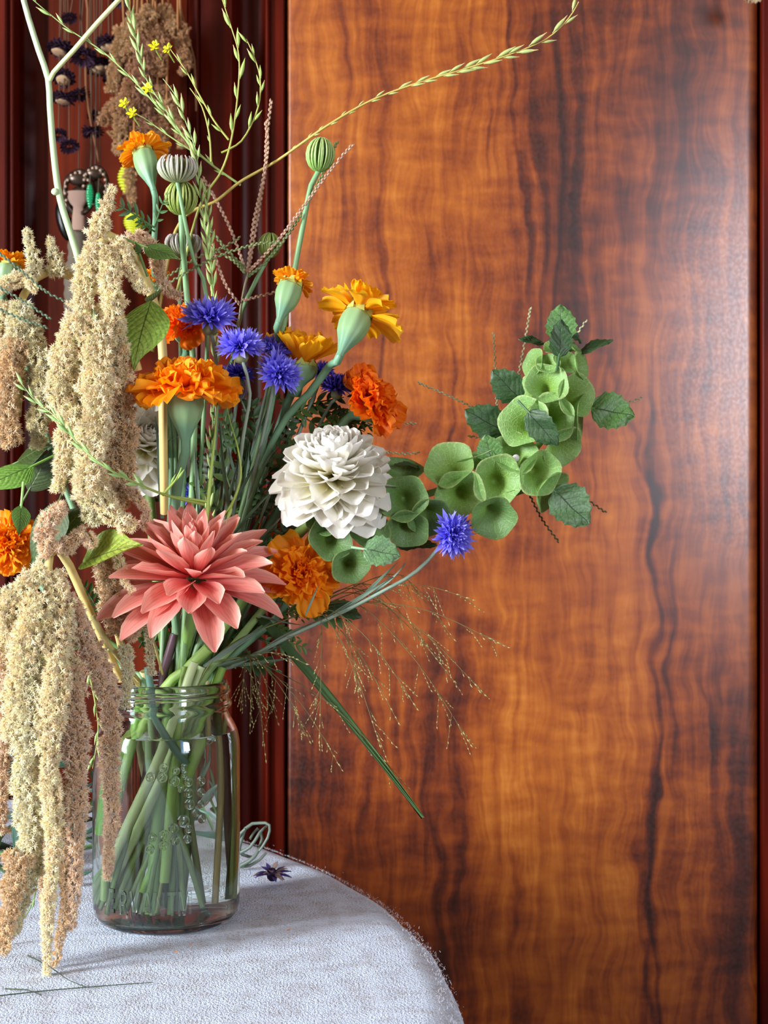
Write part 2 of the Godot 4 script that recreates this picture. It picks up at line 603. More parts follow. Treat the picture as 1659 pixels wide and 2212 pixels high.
func room() -> void:
	var m := MB.new()
	box(m, Vector3(-3.0, -0.1, -0.9), Vector3(2.6, 0.0, 2.6))
	struct("floor", m.mesh(), mats["room_wood"], "brown wooden floor of the room")
	m = MB.new()
	box(m, Vector3(-3.0, 2.6, -0.9), Vector3(2.6, 2.7, 2.6))
	struct("ceiling", m.mesh(), mats["plaster"], "plaster ceiling of the room")
	m = MB.new()
	for q in [[0.0, -0.9, 0.85, 2.6], [2.25, -0.9, 2.6, 2.6], [0.85, -0.9, 2.25, 1.25], [0.85, 2.25, 2.25, 2.6]]:
		box(m, Vector3(-3.05, q[0], q[1]), Vector3(-2.9, q[2], q[3]))
	struct("wall_left", m.mesh(), mats["plaster"], "plaster wall with a tall window on the left")
	m = MB.new()
	box(m, Vector3(2.5, 0.0, -0.9), Vector3(2.6, 2.6, 2.6))
	struct("wall_right", m.mesh(), mats["plaster"], "plaster wall on the right")
	m = MB.new()
	for q in [[-2.9, 0.0, 2.5, 0.9], [-2.9, 2.25, 2.5, 2.6], [-2.9, 0.9, 1.28, 2.25], [2.18, 0.9, 2.5, 2.25]]:
		box(m, Vector3(q[0], q[1], 2.4), Vector3(q[2], q[3], 2.55))
	struct("wall_front", m.mesh(), mats["plaster"], "plaster wall with a window behind the viewer")
	var nr := 1
	for q in [[1.28, 2.18, 0.9, 2.25, Transform3D()], [-2.25, -1.25, 0.85, 2.25, Transform3D(Basis(Vector3.UP, PI / 2), Vector3(-5.43, 0, 0))]]:
		m = MB.new()
		var a: float = q[0]
		var b: float = q[1]
		var lo: float = q[2]
		var hi: float = q[3]
		for e in [[a, lo, a + 0.05, hi], [b - 0.05, lo, b, hi], [a, lo, b, lo + 0.05], [a, hi - 0.05, b, hi], [(a + b) / 2 - 0.02, lo + 0.05, (a + b) / 2 + 0.02, hi - 0.05], [a, 1.6, b, 1.63]]:
			box(m, Vector3(e[0], e[1], 2.43), Vector3(e[2], e[3], 2.48))
		var w := struct("window_%d" % nr, m.mesh(), mats["window_paint"], "white painted window frame", q[4])
		nr += 1
		var g := MB.new()
		box(g, Vector3(a + 0.05, lo + 0.05, 2.452), Vector3(b - 0.05, hi - 0.05, 2.456))
		part(w, "pane", g.mesh(), mats["window_glass"], q[4])
	# the wall of dark wood: a backing, a recessed panel, moulded uprights and the big figured door
	m = MB.new()
	box(m, Vector3(-2.9, 0.0, -0.9), Vector3(2.5, 2.6, -0.72))
	struct("wall_back", m.mesh(), mats["stile_wood"], "dark red-brown wooden wall behind the flowers")
	# figured door, slightly bowed, with rounded edges
	var x0 := WX(619.0)
	var x1 := WX(1645.0)
	var prof := PackedVector2Array()
	prof.append(Vector2(x0, -0.72))
	prof.append(Vector2(x0, -0.6935))
	for j in 41:
		var t := j / 40.0
		prof.append(Vector2(lerpf(x0 + 0.004, x1 - 0.016, t), -0.6925 + 0.009 * (1.0 - pow(2.0 * t - 1.0, 2.0))))
	for j in 8:
		var a := PI / 2 * (1.0 - (j + 1) / 8.0)
		prof.append(Vector2(x1 - 0.016 + 0.016 * cos(a), -0.7045 + 0.012 * sin(a)))
	prof.append(Vector2(x1, -0.72))
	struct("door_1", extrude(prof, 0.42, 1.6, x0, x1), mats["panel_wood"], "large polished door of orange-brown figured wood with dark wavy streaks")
	# mouldings: profiles over the width, in pixels of the photograph and millimetres of depth
	moulding("trim_1", [396, 0, 400, 6, 404, 14, 410, 20, 424, 22, 428, 22, 431, 17, 434, 22, 498, 22, 502, 21, 506, 12, 512, 7, 520, 5, 540, 3, 560, 5, 568, 8, 571, 16, 574, 23, 577, 25, 581, 23, 583, 18, 586, 20, 610, 20, 614, 18, 615, 4], "dark red fluted wooden upright left of the door")
	moulding("trim_2", [-340, 18, 5, 18, 9, 21, 13, 18, 17, 15, 20, 19, 24, 22, 29, 19, 32, 14, 33, 3, 40, 1, 62, 0], "dark red moulded wooden upright at the left edge")
	moulding("trim_3", [1649, 6, 1652, 14, 1656, 17, 1900, 18], "dark red wooden upright right of the door")
	m = MB.new()
	box(m, Vector3(x0, 1.604, -0.72), Vector3(x1, 2.6, -0.69))
	struct("trim_5", m.mesh(), mats["stile_wood"], "dark red wooden rail above the door")
	m = MB.new()
	box(m, Vector3(x0, 0.0, -0.72), Vector3(x1, 0.416, -0.69))
	struct("trim_6", m.mesh(), mats["stile_wood"], "dark red wooden rail below the door")
	m = MB.new()
	box(m, Vector3(WX(93.0), 0.3, -0.73), Vector3(WX(397.0), 2.6, -0.7115))
	struct("trim_4", m.mesh(), mats["recess_wood"], "recessed red-brown panel behind the hanging dried flowers")

func extrude(prof: PackedVector2Array, y0: float, y1: float, x0: float, x1: float) -> ArrayMesh:
	var m := MB.new()
	var p := PackedVector3Array()
	var t := PackedVector2Array()
	var k := PackedColorArray()
	for j in 2:
		for q in prof:
			p.append(Vector3(q.x, [y0, y1][j], q.y))
			# the picture of the grain covers the stretch of the door from y 0.42 to 1.60
			t.append(Vector2((q.x - x0) / (x1 - x0), (1.60 - [y0, y1][j]) / 1.18))
			k.append(Color.WHITE)
	m.grid(p, t, k, prof.size(), 2)
	return m.mesh()

func moulding(called: String, a: Array, label: String) -> void:
	var prof := PackedVector2Array()
	for j in range(0, a.size(), 2):
		prof.append(Vector2(WX(a[j]), -0.72 + 0.001 * a[j + 1] * 1.6))
	prof.append(Vector2(prof[prof.size() - 1].x, -0.725))
	struct(called, extrude(prof, 0.0, 2.6, 0.0, 1.0), mats["stile_wood"], label)

# ---------------------------------------------------------------- table
func table() -> void:
	var c := Vector3(-0.607, 0.0, 0.175)
	var R := 0.65
	var t := thing("table", "round table under the white cloth, its right edge showing", "table", c)
	var m := MB.new()
	m.lathe(PackedVector2Array([Vector2(0.0, 0.715), Vector2(R - 0.012, 0.715), Vector2(R - 0.006, 0.72), Vector2(R - 0.005, 0.74), Vector2(R - 0.012, 0.7465), Vector2(0.0, 0.7465)]), 96, PackedColorArray([L(150, 100, 60)]))
	part(t, "tabletop", m.mesh(), mats["stem"], Transform3D(Basis(), c))
	m = MB.new()
	m.lathe(PackedVector2Array([Vector2(0.0, 0.0), Vector2(0.24, 0.0), Vector2(0.25, 0.015), Vector2(0.22, 0.03), Vector2(0.06, 0.07), Vector2(0.045, 0.2), Vector2(0.06, 0.45), Vector2(0.05, 0.66), Vector2(0.14, 0.715)]), 32, PackedColorArray([L(130, 84, 50)]))
	part(t, "pedestal", m.mesh(), mats["stem"], Transform3D(Basis(), c))
	var cl := thing("tablecloth", "white woven bouclé cloth draped over the round table under the jar", "tablecloth", Vector3(c.x, TABLE_Y, c.z))
	m = MB.new()
	var p := PackedVector3Array()
	var uv := PackedVector2Array()
	var k := PackedColorArray()
	var sides := 240
	var prof := [[0.0, 0.0], [0.3, 0.0], [0.5, 0.0], [0.6, 0.0], [R - 0.022, 0.0], [R - 0.014, -0.0012], [R - 0.007, -0.004], [R - 0.002, -0.009], [R + 0.001, -0.017], [R + 0.002, -0.03], [R + 0.004, -0.08], [R + 0.008, -0.16], [R + 0.012, -0.26]]
	var run := 0.0
	for j in prof.size():
		if j: run += Vector2(prof[j][0] - prof[j - 1][0], prof[j][1] - prof[j - 1][1]).length()
		for s in sides + 1:
			var a := TAU * s / sides
			var fold: float = clampf(-prof[j][1] - 0.02, 0.0, 0.3) * 0.09 * sin(a * 14.0 + 0.6)
			var r: float = prof[j][0] + fold + (0.0008 * sin(a * 40.0) if j > 3 else 0.0)
			p.append(Vector3(r * cos(a), prof[j][1], -r * sin(a)))
			uv.append(Vector2(run * cos(a) + 0.14 * run * sin(a), -run * sin(a) + 0.14 * run * cos(a)) / 0.17)
			k.append(Color.WHITE)
	m.grid(p, uv, k, sides + 1, prof.size(), true)
	part(cl, "cloth", m.mesh(), mats["cloth"], Transform3D(Basis(), Vector3(c.x, TABLE_Y, c.z)))
	# loose fibres standing up from the weave
	var f := MB.new()
	f.tube(PackedVector3Array([Vector3(0, 0, 0), Vector3(0.12, 0.5, 0.1), Vector3(0.5, 0.8, 0.2)]), PackedFloat32Array([0.06, 0.05, 0.02]), 3, Color.WHITE, Color.WHITE)
	var xs: Array[Transform3D] = []
	for j in 5200:
		var a := rr(-0.75, 1.15)
		var edge := rg.randf() < 0.55
		var r := R + rr(-0.014, -0.001) if edge else sqrt(rr(0.05, 1.0)) * R
		var y := -0.0045 * clampf((r - R + 0.012) / 0.01, 0.0, 1.5) if edge else 0.0
		var at := Vector3(c.x + r * cos(a), TABLE_Y + y - 0.0003, c.z - r * sin(a))
		xs.append(frame(at, Vector3(rr(-1, 1), 1.0, rr(-1, 1)), rr(0, TAU), rr(0.0008, 0.0019)))
	scatter(cl, "loose_fibre", f.mesh(), mats["fuzz"], xs, [])

func scatter(parent: Node3D, called: String, m: Mesh, mt: Material, xs: Array[Transform3D], cols: Array) -> MultiMeshInstance3D:
	var mm := MultiMesh.new()
	mm.transform_format = MultiMesh.TRANSFORM_3D
	mm.use_colors = cols.size() > 0
	mm.mesh = m
	mm.instance_count = xs.size()
	var inv := parent.global_transform.affine_inverse()
	for j in xs.size():
		mm.set_instance_transform(j, inv * xs[j])
		if cols.size(): mm.set_instance_color(j, cols[j])
	var o := MultiMeshInstance3D.new()
	var key := str(parent.get_instance_id()) + called
	taken[key] = taken.get(key, 0) + 1
	o.name = called if taken[key] == 1 else "%s_%03d" % [called, taken[key] - 1]
	o.multimesh = mm
	o.material_override = mt
	o.set_meta("kind", "stuff")
	parent.add_child(o)
	return o

# ---------------------------------------------------------------- jar and water
func jar() -> void:
	var j := thing("mason_jar", "clear glass wide-mouth canning jar full of stems on the white cloth", "jar", JAR)
	var here := Transform3D(Basis(), JAR)
	var m := MB.new()
	var pr := PackedVector2Array()
	for q in [[0, 3.4], [28, 2.2], [35, 0.3], [37.5, 0.0], [40, 0.5], [43.5, 2.4], [46.2, 6.2], [47.3, 11], [47.6, 18], [47.6, 60], [47.6, 110], [47.2, 117], [45.9, 123], [43.6, 128], [41.2, 132], [40.0, 135], [39.9, 137], [41.4, 138], [42.4, 139.8], [42.3, 141], [41.2, 142.4], [40.1, 143.4], [40.0, 152], [39.8, 153.8], [39.0, 155.2], [38.0, 155.4], [37.2, 154.8],
		[36.9, 153], [36.9, 140], [37.3, 134], [39.4, 129.6], [42.2, 124.5], [44.2, 118], [44.8, 111], [44.8, 60], [44.8, 18], [44.2, 11], [42, 7.4], [38, 5.6], [28, 5.8], [0, 7.2]]:
		pr.append(Vector2(q[0], q[1]) * 0.001)
	m.lathe(pr, 96, PackedColorArray([Color.WHITE]))
	part(j, "glass_body", m.mesh(), mats["glass"], here)
	# screw thread: a rounded ridge winding round the neck
	m = MB.new()
	for turn in 2:
		var pts := PackedVector3Array()
		var rad := PackedFloat32Array()
		for s in 61:
			var a := 0.35 + turn * PI + s / 60.0 * 5.2
			var e := minf(1.0, minf(s, 60 - s) / 6.0)
			pts.append(Vector3(0.0399 * cos(a), 0.1455 + 0.0052 * s / 60.0, 0.0399 * sin(-a)))
			rad.append(0.0003 + 0.0013 * e)
		m.tube(pts, rad, 8, Color.WHITE, Color.WHITE)
	part(j, "screw_thread", m.mesh(), mats["glass"], here)
	# embossed cluster of rings in an open circle, and a line of raised letters near the base
	var ring := MB.new()
	var rp := PackedVector2Array()
	for q in [[0.0, 0.35], [0.25, 0.25], [0.42, 0.1], [0.6, 0.32], [0.78, 0.36], [0.92, 0.2], [1.0, -0.1]]:
		rp.append(Vector2(q[0], q[1]))
	rp.reverse()
	ring.lathe(rp, 18, PackedColorArray([Color.WHITE]))
	var rm := ring.mesh()
	for q in [[350, 1675, 11], [374, 1675, 12], [377, 1655, 11], [400, 1684, 12], [403, 1662, 9], [419, 1655, 8], [420, 1670, 8], [428, 1687, 11], [412, 1702, 7], [453, 1688, 11], [428, 1711, 11], [430, 1736, 12], [453, 1713, 10], [453, 1738, 9], [443, 1756, 9], [418, 1771, 14], [398, 1785, 11], [378, 1798, 11], [402, 1811, 11], [428, 1788, 10], [426, 1810, 10], [354, 1804, 10], [377, 1821, 11], [348, 1829, 11], [455, 1770, 10]]:
		var an: float = (q[0] - 360.0) * 0.00030156 / 0.0476 / 1.03
		an = asin(clampf(an, -0.99, 0.99))
		var nn := Vector3(sin(an), 0, cos(an))
		var at := JAR + nn * 0.0475 + Vector3(0, P(q[0], q[1], 0.04).y - TABLE_Y, 0)
		part(j, "embossed_ring", rm, mats["glass"], frame(at, nn, 0.0, q[2] * 0.00029))
	var font := SystemFont.new()
	font.font_names = PackedStringArray(["Droid Sans"])
	font.font_weight = 700
	var word := "ERVANTM"
	for c in word.length():
		var tm := TextMesh.new()
		tm.text = word[c]
		tm.font = font
		tm.font_size = 48
		tm.pixel_size = 0.00034
		tm.depth = 0.0012
		tm.curve_step = 4.0
		var ang := asin(clampf((262.0 + c * 26.5 - 360.0) * 0.00030156 / 0.049, -0.99, 0.99))
		var nn := Vector3(sin(ang), 0, cos(ang))
		var xf := Transform3D(Basis(Vector3.UP, ang).scaled_local(Vector3(0.72, 1.25, 1)), JAR + nn * 0.0476 + Vector3(0, 0.0215, 0))
		part(j, "embossed_letter", tm, mats["glass"], xf)
	# water: just overlapping the inside of the glass, its rim drawn up a little
	var w := thing("water", "clear water standing in the jar up to its shoulder", "water", JAR + Vector3(0, 0.007, 0))
	m = MB.new()
	pr = PackedVector2Array()
	for q in [[0, 7.0], [28, 5.6], [38.2, 5.4], [42.2, 7.2], [44.4, 10.9], [45.0, 18], [45.0, 60], [45.0, 111], [44.4, 118], [43.0, 123], [42.4, 122.6], [41.0, 121.9], [38, 121.6], [20, 121.6], [0, 121.6]]:
		pr.append(Vector2(q[0], q[1]) * 0.001)
	m.lathe(pr, 96, PackedColorArray([Color.WHITE]))
	part(w, "water_body", m.mesh(), mats["water"], here)

# ---------------------------------------------------------------- plant builders
# carries a stem on from where it is last seen, through the mouth of the jar to its floor
func into_jar(pts: PackedVector3Array, side := 0.0) -> PackedVector3Array:
	var out := pts.duplicate()
	var a := rr(0, TAU)
	var r := 0.03 * sqrt(rg.randf())
	var last := pts[pts.size() - 1]
	var mouth := JAR + Vector3(clampf((last.x - JAR.x) * 0.5, -0.024, 0.024) + 0.006 * cos(a), 0.152, clampf(last.z * 0.4, -0.02, 0.018) + 0.008 * sin(a))
	var foot := JAR + Vector3(clampf(-(mouth.x - JAR.x) * 1.1 + side + rr(-0.02, 0.02), -0.036, 0.036), 0.009 + rr(0, 0.004), clampf(-mouth.z + rr(-0.016, 0.016), -0.024, 0.024))
	out.append(mouth)
	out.append(mouth.lerp(foot, 0.5) + Vector3(rr(-0.003, 0.003), 0, rr(-0.003, 0.003)))
	out.append(foot)
	return out

func stem(t: Node3D, pts: PackedVector3Array, r0: float, r1: float, k0: Color, k1: Color, sides := 8, mt := "stem", ribs := 0.05) -> PackedVector3Array:
	var c := curve(pts)
	var m := MB.new()
	m.tube(c, taper(c.size(), r0, r1), sides, k0, k1, ribs)
	part(t, "stem", m.mesh(), mats[mt])
	return c

var cluster_mesh: Mesh
func tassel(t: Node3D, pts: PackedVector3Array, r0: float, r1: float, k: Color, dens := 1.0, called := "floret_tassel", z := 0.03) -> void:
	if cluster_mesh == null:
		var m := MB.new()
		for j in 9:
			var b := 0.2 + 1.0 * float(j % 3) / 2.0 + rr(-0.15, 0.15)
			var a := TAU * j / 9.0 * 2.0 + rr(-0.3, 0.3)
			var d := Vector3(sin(b) * cos(a), cos(b), sin(b) * sin(a))
			var s := d.cross(Vector3.UP).normalized()
			var w := rr(0.1, 0.15)
			var tip := d * rr(0.8, 1.45)
			var mid := d * 0.36
			var up := d.cross(s) * 0.12
			var white := Color(1.0, 1.0, 1.0)
			var low := Color(0.92, 0.86, 0.72)
			m.tri(Vector3.ZERO, mid + s * w + up, mid - up, low)
			m.tri(Vector3.ZERO, mid - up, mid - s * w + up, low)
			m.tri(mid + s * w + up, tip, mid - up, white)
			m.tri(mid - up, tip, mid - s * w + up, white)
		cluster_mesh = m.mesh()
	var c := curve(pts, 0.003)
	var core := MB.new()
	core.tube(c, taper(c.size(), r0 * 0.3, r1 * 0.3), 6, k * 0.7, k * 0.7)
	part(t, called.replace("tassel", "core"), core.mesh(), mats["dry"])
	var xs: Array[Transform3D] = []
	var cols := []
	var total := c.size()
	var lump := noise(FastNoiseLite.TYPE_SIMPLEX, 170.0, 5, 2)
	for j in total - 1:
		var q := float(j) / (total - 1)
		var r := lerpf(r0, r1, q) * (0.92 + 0.14 * sin(q * 23.0 + r0 * 9000.0))
		var seg := c[j].distance_to(c[j + 1])
		var tan := (c[j + 1] - c[j]).normalized()
		var side := tan.cross(Vector3(0.2, 0.3, 0.9)).normalized()
		var bi := tan.cross(side)
		var size := 0.0021 if r > 0.003 else 0.0017
		var count := TAU * r * seg / (size * size) * 1.5 * dens + rg.randf()
		for s in int(count):
			var a := rr(0, TAU)
			var o := side * cos(a) + bi * sin(a)
			var depth := 1.06 - 0.55 * pow(rg.randf(), 2.0)
			depth *= 0.95 + 0.42 * lump.get_noise_3dv(c[j] + o * r)
			var at := c[j] + tan * seg * rg.randf() + o * r * depth * (1.18 if rg.randf() < 0.12 else 1.0)
			xs.append(frame(at, o + tan * rr(-0.2, 0.7), rr(0, TAU), size * rr(0.75, 1.3)))
			var g := rr(0.85, 1.2)
			var warm := rr(-0.06, 0.06)
			cols.append(Color(minf(k.r * g * (1.0 + warm), 0.96), minf(k.g * g, 0.94), minf(k.b * g * (1.0 - warm * 2.0), 0.9)))
	scatter(t, called, cluster_mesh, mats["floret"], xs, cols)

# an amaranth: stem through a; tassels as [radius at base, radius at tip, colour, x, y, z, ...]
func amaranth(label: String, a: Array, r: float, jar_end: bool, tassels: Array, group := "cream trailing amaranth stems") -> Node3D:
	var pts := pix(a)
	if jar_end:
		pts.reverse()
		pts = into_jar(pts)
	var t := thing("trailing_amaranth", label, "flower", pts[pts.size() - 1] if jar_end else pts[0], group)
	stem(t, pts, S(r * 0.75, 0), S(r, 0), L(222, 190, 118), L(196, 186, 118), 10)
	var cols := [L(250, 233, 198), L(242, 216, 188), L(240, 232, 200), L(232, 206, 168)]
	for q in tassels:
		var p := PackedVector3Array()
		for j in range(3, q.size(), 3): p.append(P(q[j], q[j + 1], q[j + 2]))
		tassel(t, p, S(q[0], 0.05), S(q[1], 0.05), cols[q[2]])
	return t

func leaf_on(t: Node3D, called: String, w: Array, base: Vector3, tip: Vector3, normal: Vector3, cup: float, bend: float, k: Color, mt: String, k1 = null, stalk := 0.0) -> void:
	var m := blade(w, cup, bend, 0.02, 7.0, k, k1 if k1 != null else k, k * 1.1, 9, 14)
	var chord := m.v[13 * 9 + 4]
	var d := tip - base
	var x := face(base, d, normal, d.length() / chord.length())
	x.basis = x.basis * Basis(Vector3.RIGHT, -atan2(chord.z, chord.y))
	part(t, called, m.mesh(), mats[mt], x)
	if stalk > 0.0:
		var s := MB.new()
		s.tube(PackedVector3Array([base - d.normalized() * stalk, base, base + d * 0.1]), PackedFloat32Array([0.0009, 0.0008, 0.0004]), 6, k, k)
		part(t, "leaf_stalk", s.mesh(), mats["stem"])

const HEART := [0.03, 0.2, 0.29, 0.32, 0.31, 0.27, 0.2, 0.11, 0.045, 0.0]
const LANCE := [0.03, 0.09, 0.13, 0.15, 0.14, 0.11, 0.07, 0.0]
const STRAP := [0.03, 0.035, 0.036, 0.036, 0.034, 0.03, 0.02, 0.0]

# marigold: petals fan out round the axis above a ribbed green cup on a long stem
func marigold(label: String, at: Vector3, axis: Vector3, R: float, count: int, full: float, cup: Array, stem_px: Array, tone: int, stem_r := 5.0, drape := 1.0, jar_end := true) -> Node3D:
	var t := thing("marigold", label, "flower", at, "marigolds of the bouquet")
	var ax := axis.normalized()
	var ks := [[L(255, 160, 6), L(255, 168, 6), L(255, 190, 30)], [L(255, 138, 2), L(255, 160, 4), L(255, 190, 40)], [L(250, 104, 2), L(255, 128, 4), L(255, 150, 16)], [L(255, 176, 6), L(255, 188, 10), L(255, 204, 40)]]
	var kk: Array = ks[tone]
	var vars: Array[Mesh] = []
	for j in 7:
		var wide := rr(0.36, 0.5) if full > 0.5 else rr(0.22, 0.31)
		var m := blade([0.05, 0.07, wide * 0.4, wide * 0.72, wide * 0.95, wide, wide * 0.97, wide * 0.8], rr(0.2, 0.9), rr(-1.0, 0.4) if full > 0.05 else rr(-0.15, 0.4), 0.12 if full > 0.5 else 0.075, rr(9.0, 13.0) if full > 0.5 else rr(6.0, 9.0), kk[0], kk[1], kk[2], 19, 11, 0.06, 0.0, 0.12)
		vars.append(m.mesh())
	for j in count:
		var q := (j + 0.5) / count
		var az := j * GOLD + rr(-0.25, 0.25)
		var th := lerpf(0.0, 1.5, pow(q, 0.75)) * drape if full > 0.5 else lerpf(0.45 if full > 0.05 else 0.15, 1.62 if full > 0.05 else 1.1, q)
		th += rr(-0.22, 0.22) if full > 0.5 else rr(-0.12, 0.12)
		var f := frame(at, ax)
		var rad := f.basis.x * cos(az) + f.basis.z * sin(az)
		var d := ax * cos(th) + rad * sin(th)
		var up := ax * sin(th) - rad * cos(th)
		up = up.rotated(d, rr(-1.0, 1.0) if full > 0.5 else rr(-0.35, 0.35))
		var base := at - ax * R * 0.12 + rad * R * 0.12 * sqrt(q)
		var length := R * (lerpf(0.6, 1.0, q) * rr(0.9, 1.1) if full > 0.5 else lerpf(0.6, 1.05, q)) * rr(0.85, 1.08)
		part(t, "petal", vars[rg.randi() % 7], mats["ruffle"], face(base, d, up, length))
	# the cup: length, greatest radius, radius at the stem
	var cl: float = cup[0]
	var cr: float = cup[1]
	var g0 := L(126, 160, 112)
	var g1 := L(106, 148, 116)
	var g2 := L(176, 182, 92)
	var m := MB.new()
	m.lathe(PackedVector2Array([Vector2(cup[2], -cl * 1.12), Vector2(cup[2] * 1.1, -cl), Vector2(lerpf(cup[2], cr, 0.35), -cl * 0.8), Vector2(cr * 0.86, -cl * 0.58), Vector2(cr, -cl * 0.36), Vector2(cr * 0.97, -cl * 0.18), Vector2(cr * 0.86, -cl * 0.02), Vector2(cr * 0.6, -cl * 0.02), Vector2(0.0, -cl * 0.12)]), 40, PackedColorArray([g1, g1, g1, g0, g0, g0, g2, L(200, 170, 60), L(200, 150, 40)]), 0.035, 8)
	part(t, "calyx", m.mesh(), mats["stem"], frame(at - ax * R * 0.06, ax, rr(0, 1)))
	var teeth := MB.new()
	var tf := frame(at - ax * R * 0.06, ax)
	for j in 8:
		var a := TAU * j / 8.0
		var o := Vector3(cos(a), 0, sin(a))
		var sd := Vector3(-sin(a), 0, cos(a))
		var y0 := -cl * 0.12
		teeth.tri(tf * (o * cr * 0.97 + sd * cr * 0.3 + Vector3.UP * y0), tf * (o * cr * 0.97 - sd * cr * 0.3 + Vector3.UP * y0), tf * (o * cr * 0.95 + Vector3.UP * cl * 0.14), g2)
	part(t, "calyx_teeth", teeth.mesh(), mats["stem"])
	var p := PackedVector3Array([at - ax * (R * 0.06 + cl * 1.02), at - ax * (R * 0.06 + cl * 1.25)])
	p.append_array(pix(stem_px))
	if jar_end: p = into_jar(p)
	stem(t, p, cup[2] * 1.05, S(stem_r, 0), g1, L(118, 142, 84))
	return t

# a dahlia: rays in a golden spiral from the tight heart outwards
func dahlia(called: String, label: String, at: Vector3, axis: Vector3, R: float, count: int, w: Array, cups: Vector2, th0: float, th1: float, bends: Vector2, kk: Array, stem_px: Array, flat: float) -> Node3D:
	var t := thing(called, label, "flower", at, "")
	var ax := axis.normalized()
	var f := frame(at, ax)
	var vars: Array[Mesh] = []
	for j in 9:
		var s := j / 8.0                              # from heart to rim
		var ww := []
		for q in w: ww.append(q * rr(0.9, 1.1))
		vars.append(blade(ww, lerpf(cups.x, cups.y, s) * rr(0.85, 1.15), lerpf(bends.x, bends.y, s) + rr(-0.15, 0.15), 0.012, rr(3, 5), kk[0], kk[1], kk[2], 9, 15, 0.0, 0.1).mesh())
	for j in count:
		var q := (j + 0.5) / count
		var az := j * GOLD + rr(-0.1, 0.1)
		var th := lerpf(th0, th1, pow(q, 0.75)) + rr(-0.07, 0.07)
		var rad := f.basis.x * cos(az) + f.basis.z * sin(az)
		var d := ax * cos(th) + rad * sin(th)
		var up := (ax * sin(th) - rad * cos(th)).rotated(d, rr(-0.22, 0.22))
		var base := at + rad * R * 0.16 * sqrt(q) + ax * R * flat * (0.5 - q)
		var length := R * lerpf(0.42, 0.94, pow(q, 0.55)) * rr(0.92, 1.06)
		part(t, "petal", vars[clampi(int(q * 8.99) + rg.randi_range(-1, 1), 0, 8)], mats["petal" if called == "pink_dahlia" else "petal_smooth"], face(base, d, up, length))
	var m := MB.new()
	m.lathe(PackedVector2Array([Vector2(0.003, -R * 0.36), Vector2(R * 0.12, -R * 0.3), Vector2(R * 0.2, -R * 0.18), Vector2(R * 0.12, -R * 0.17), Vector2(0, -R * 0.16)]), 20, PackedColorArray([L(120, 140, 70)]))
	part(t, "calyx", m.mesh(), mats["stem"], f)
	var p := PackedVector3Array([at - ax * R * 0.3])
	p.append_array(pix(stem_px))
	stem(t, into_jar(p), 0.0034, 0.0036, L(134, 166, 84), L(120, 160, 84), 10)
	return t

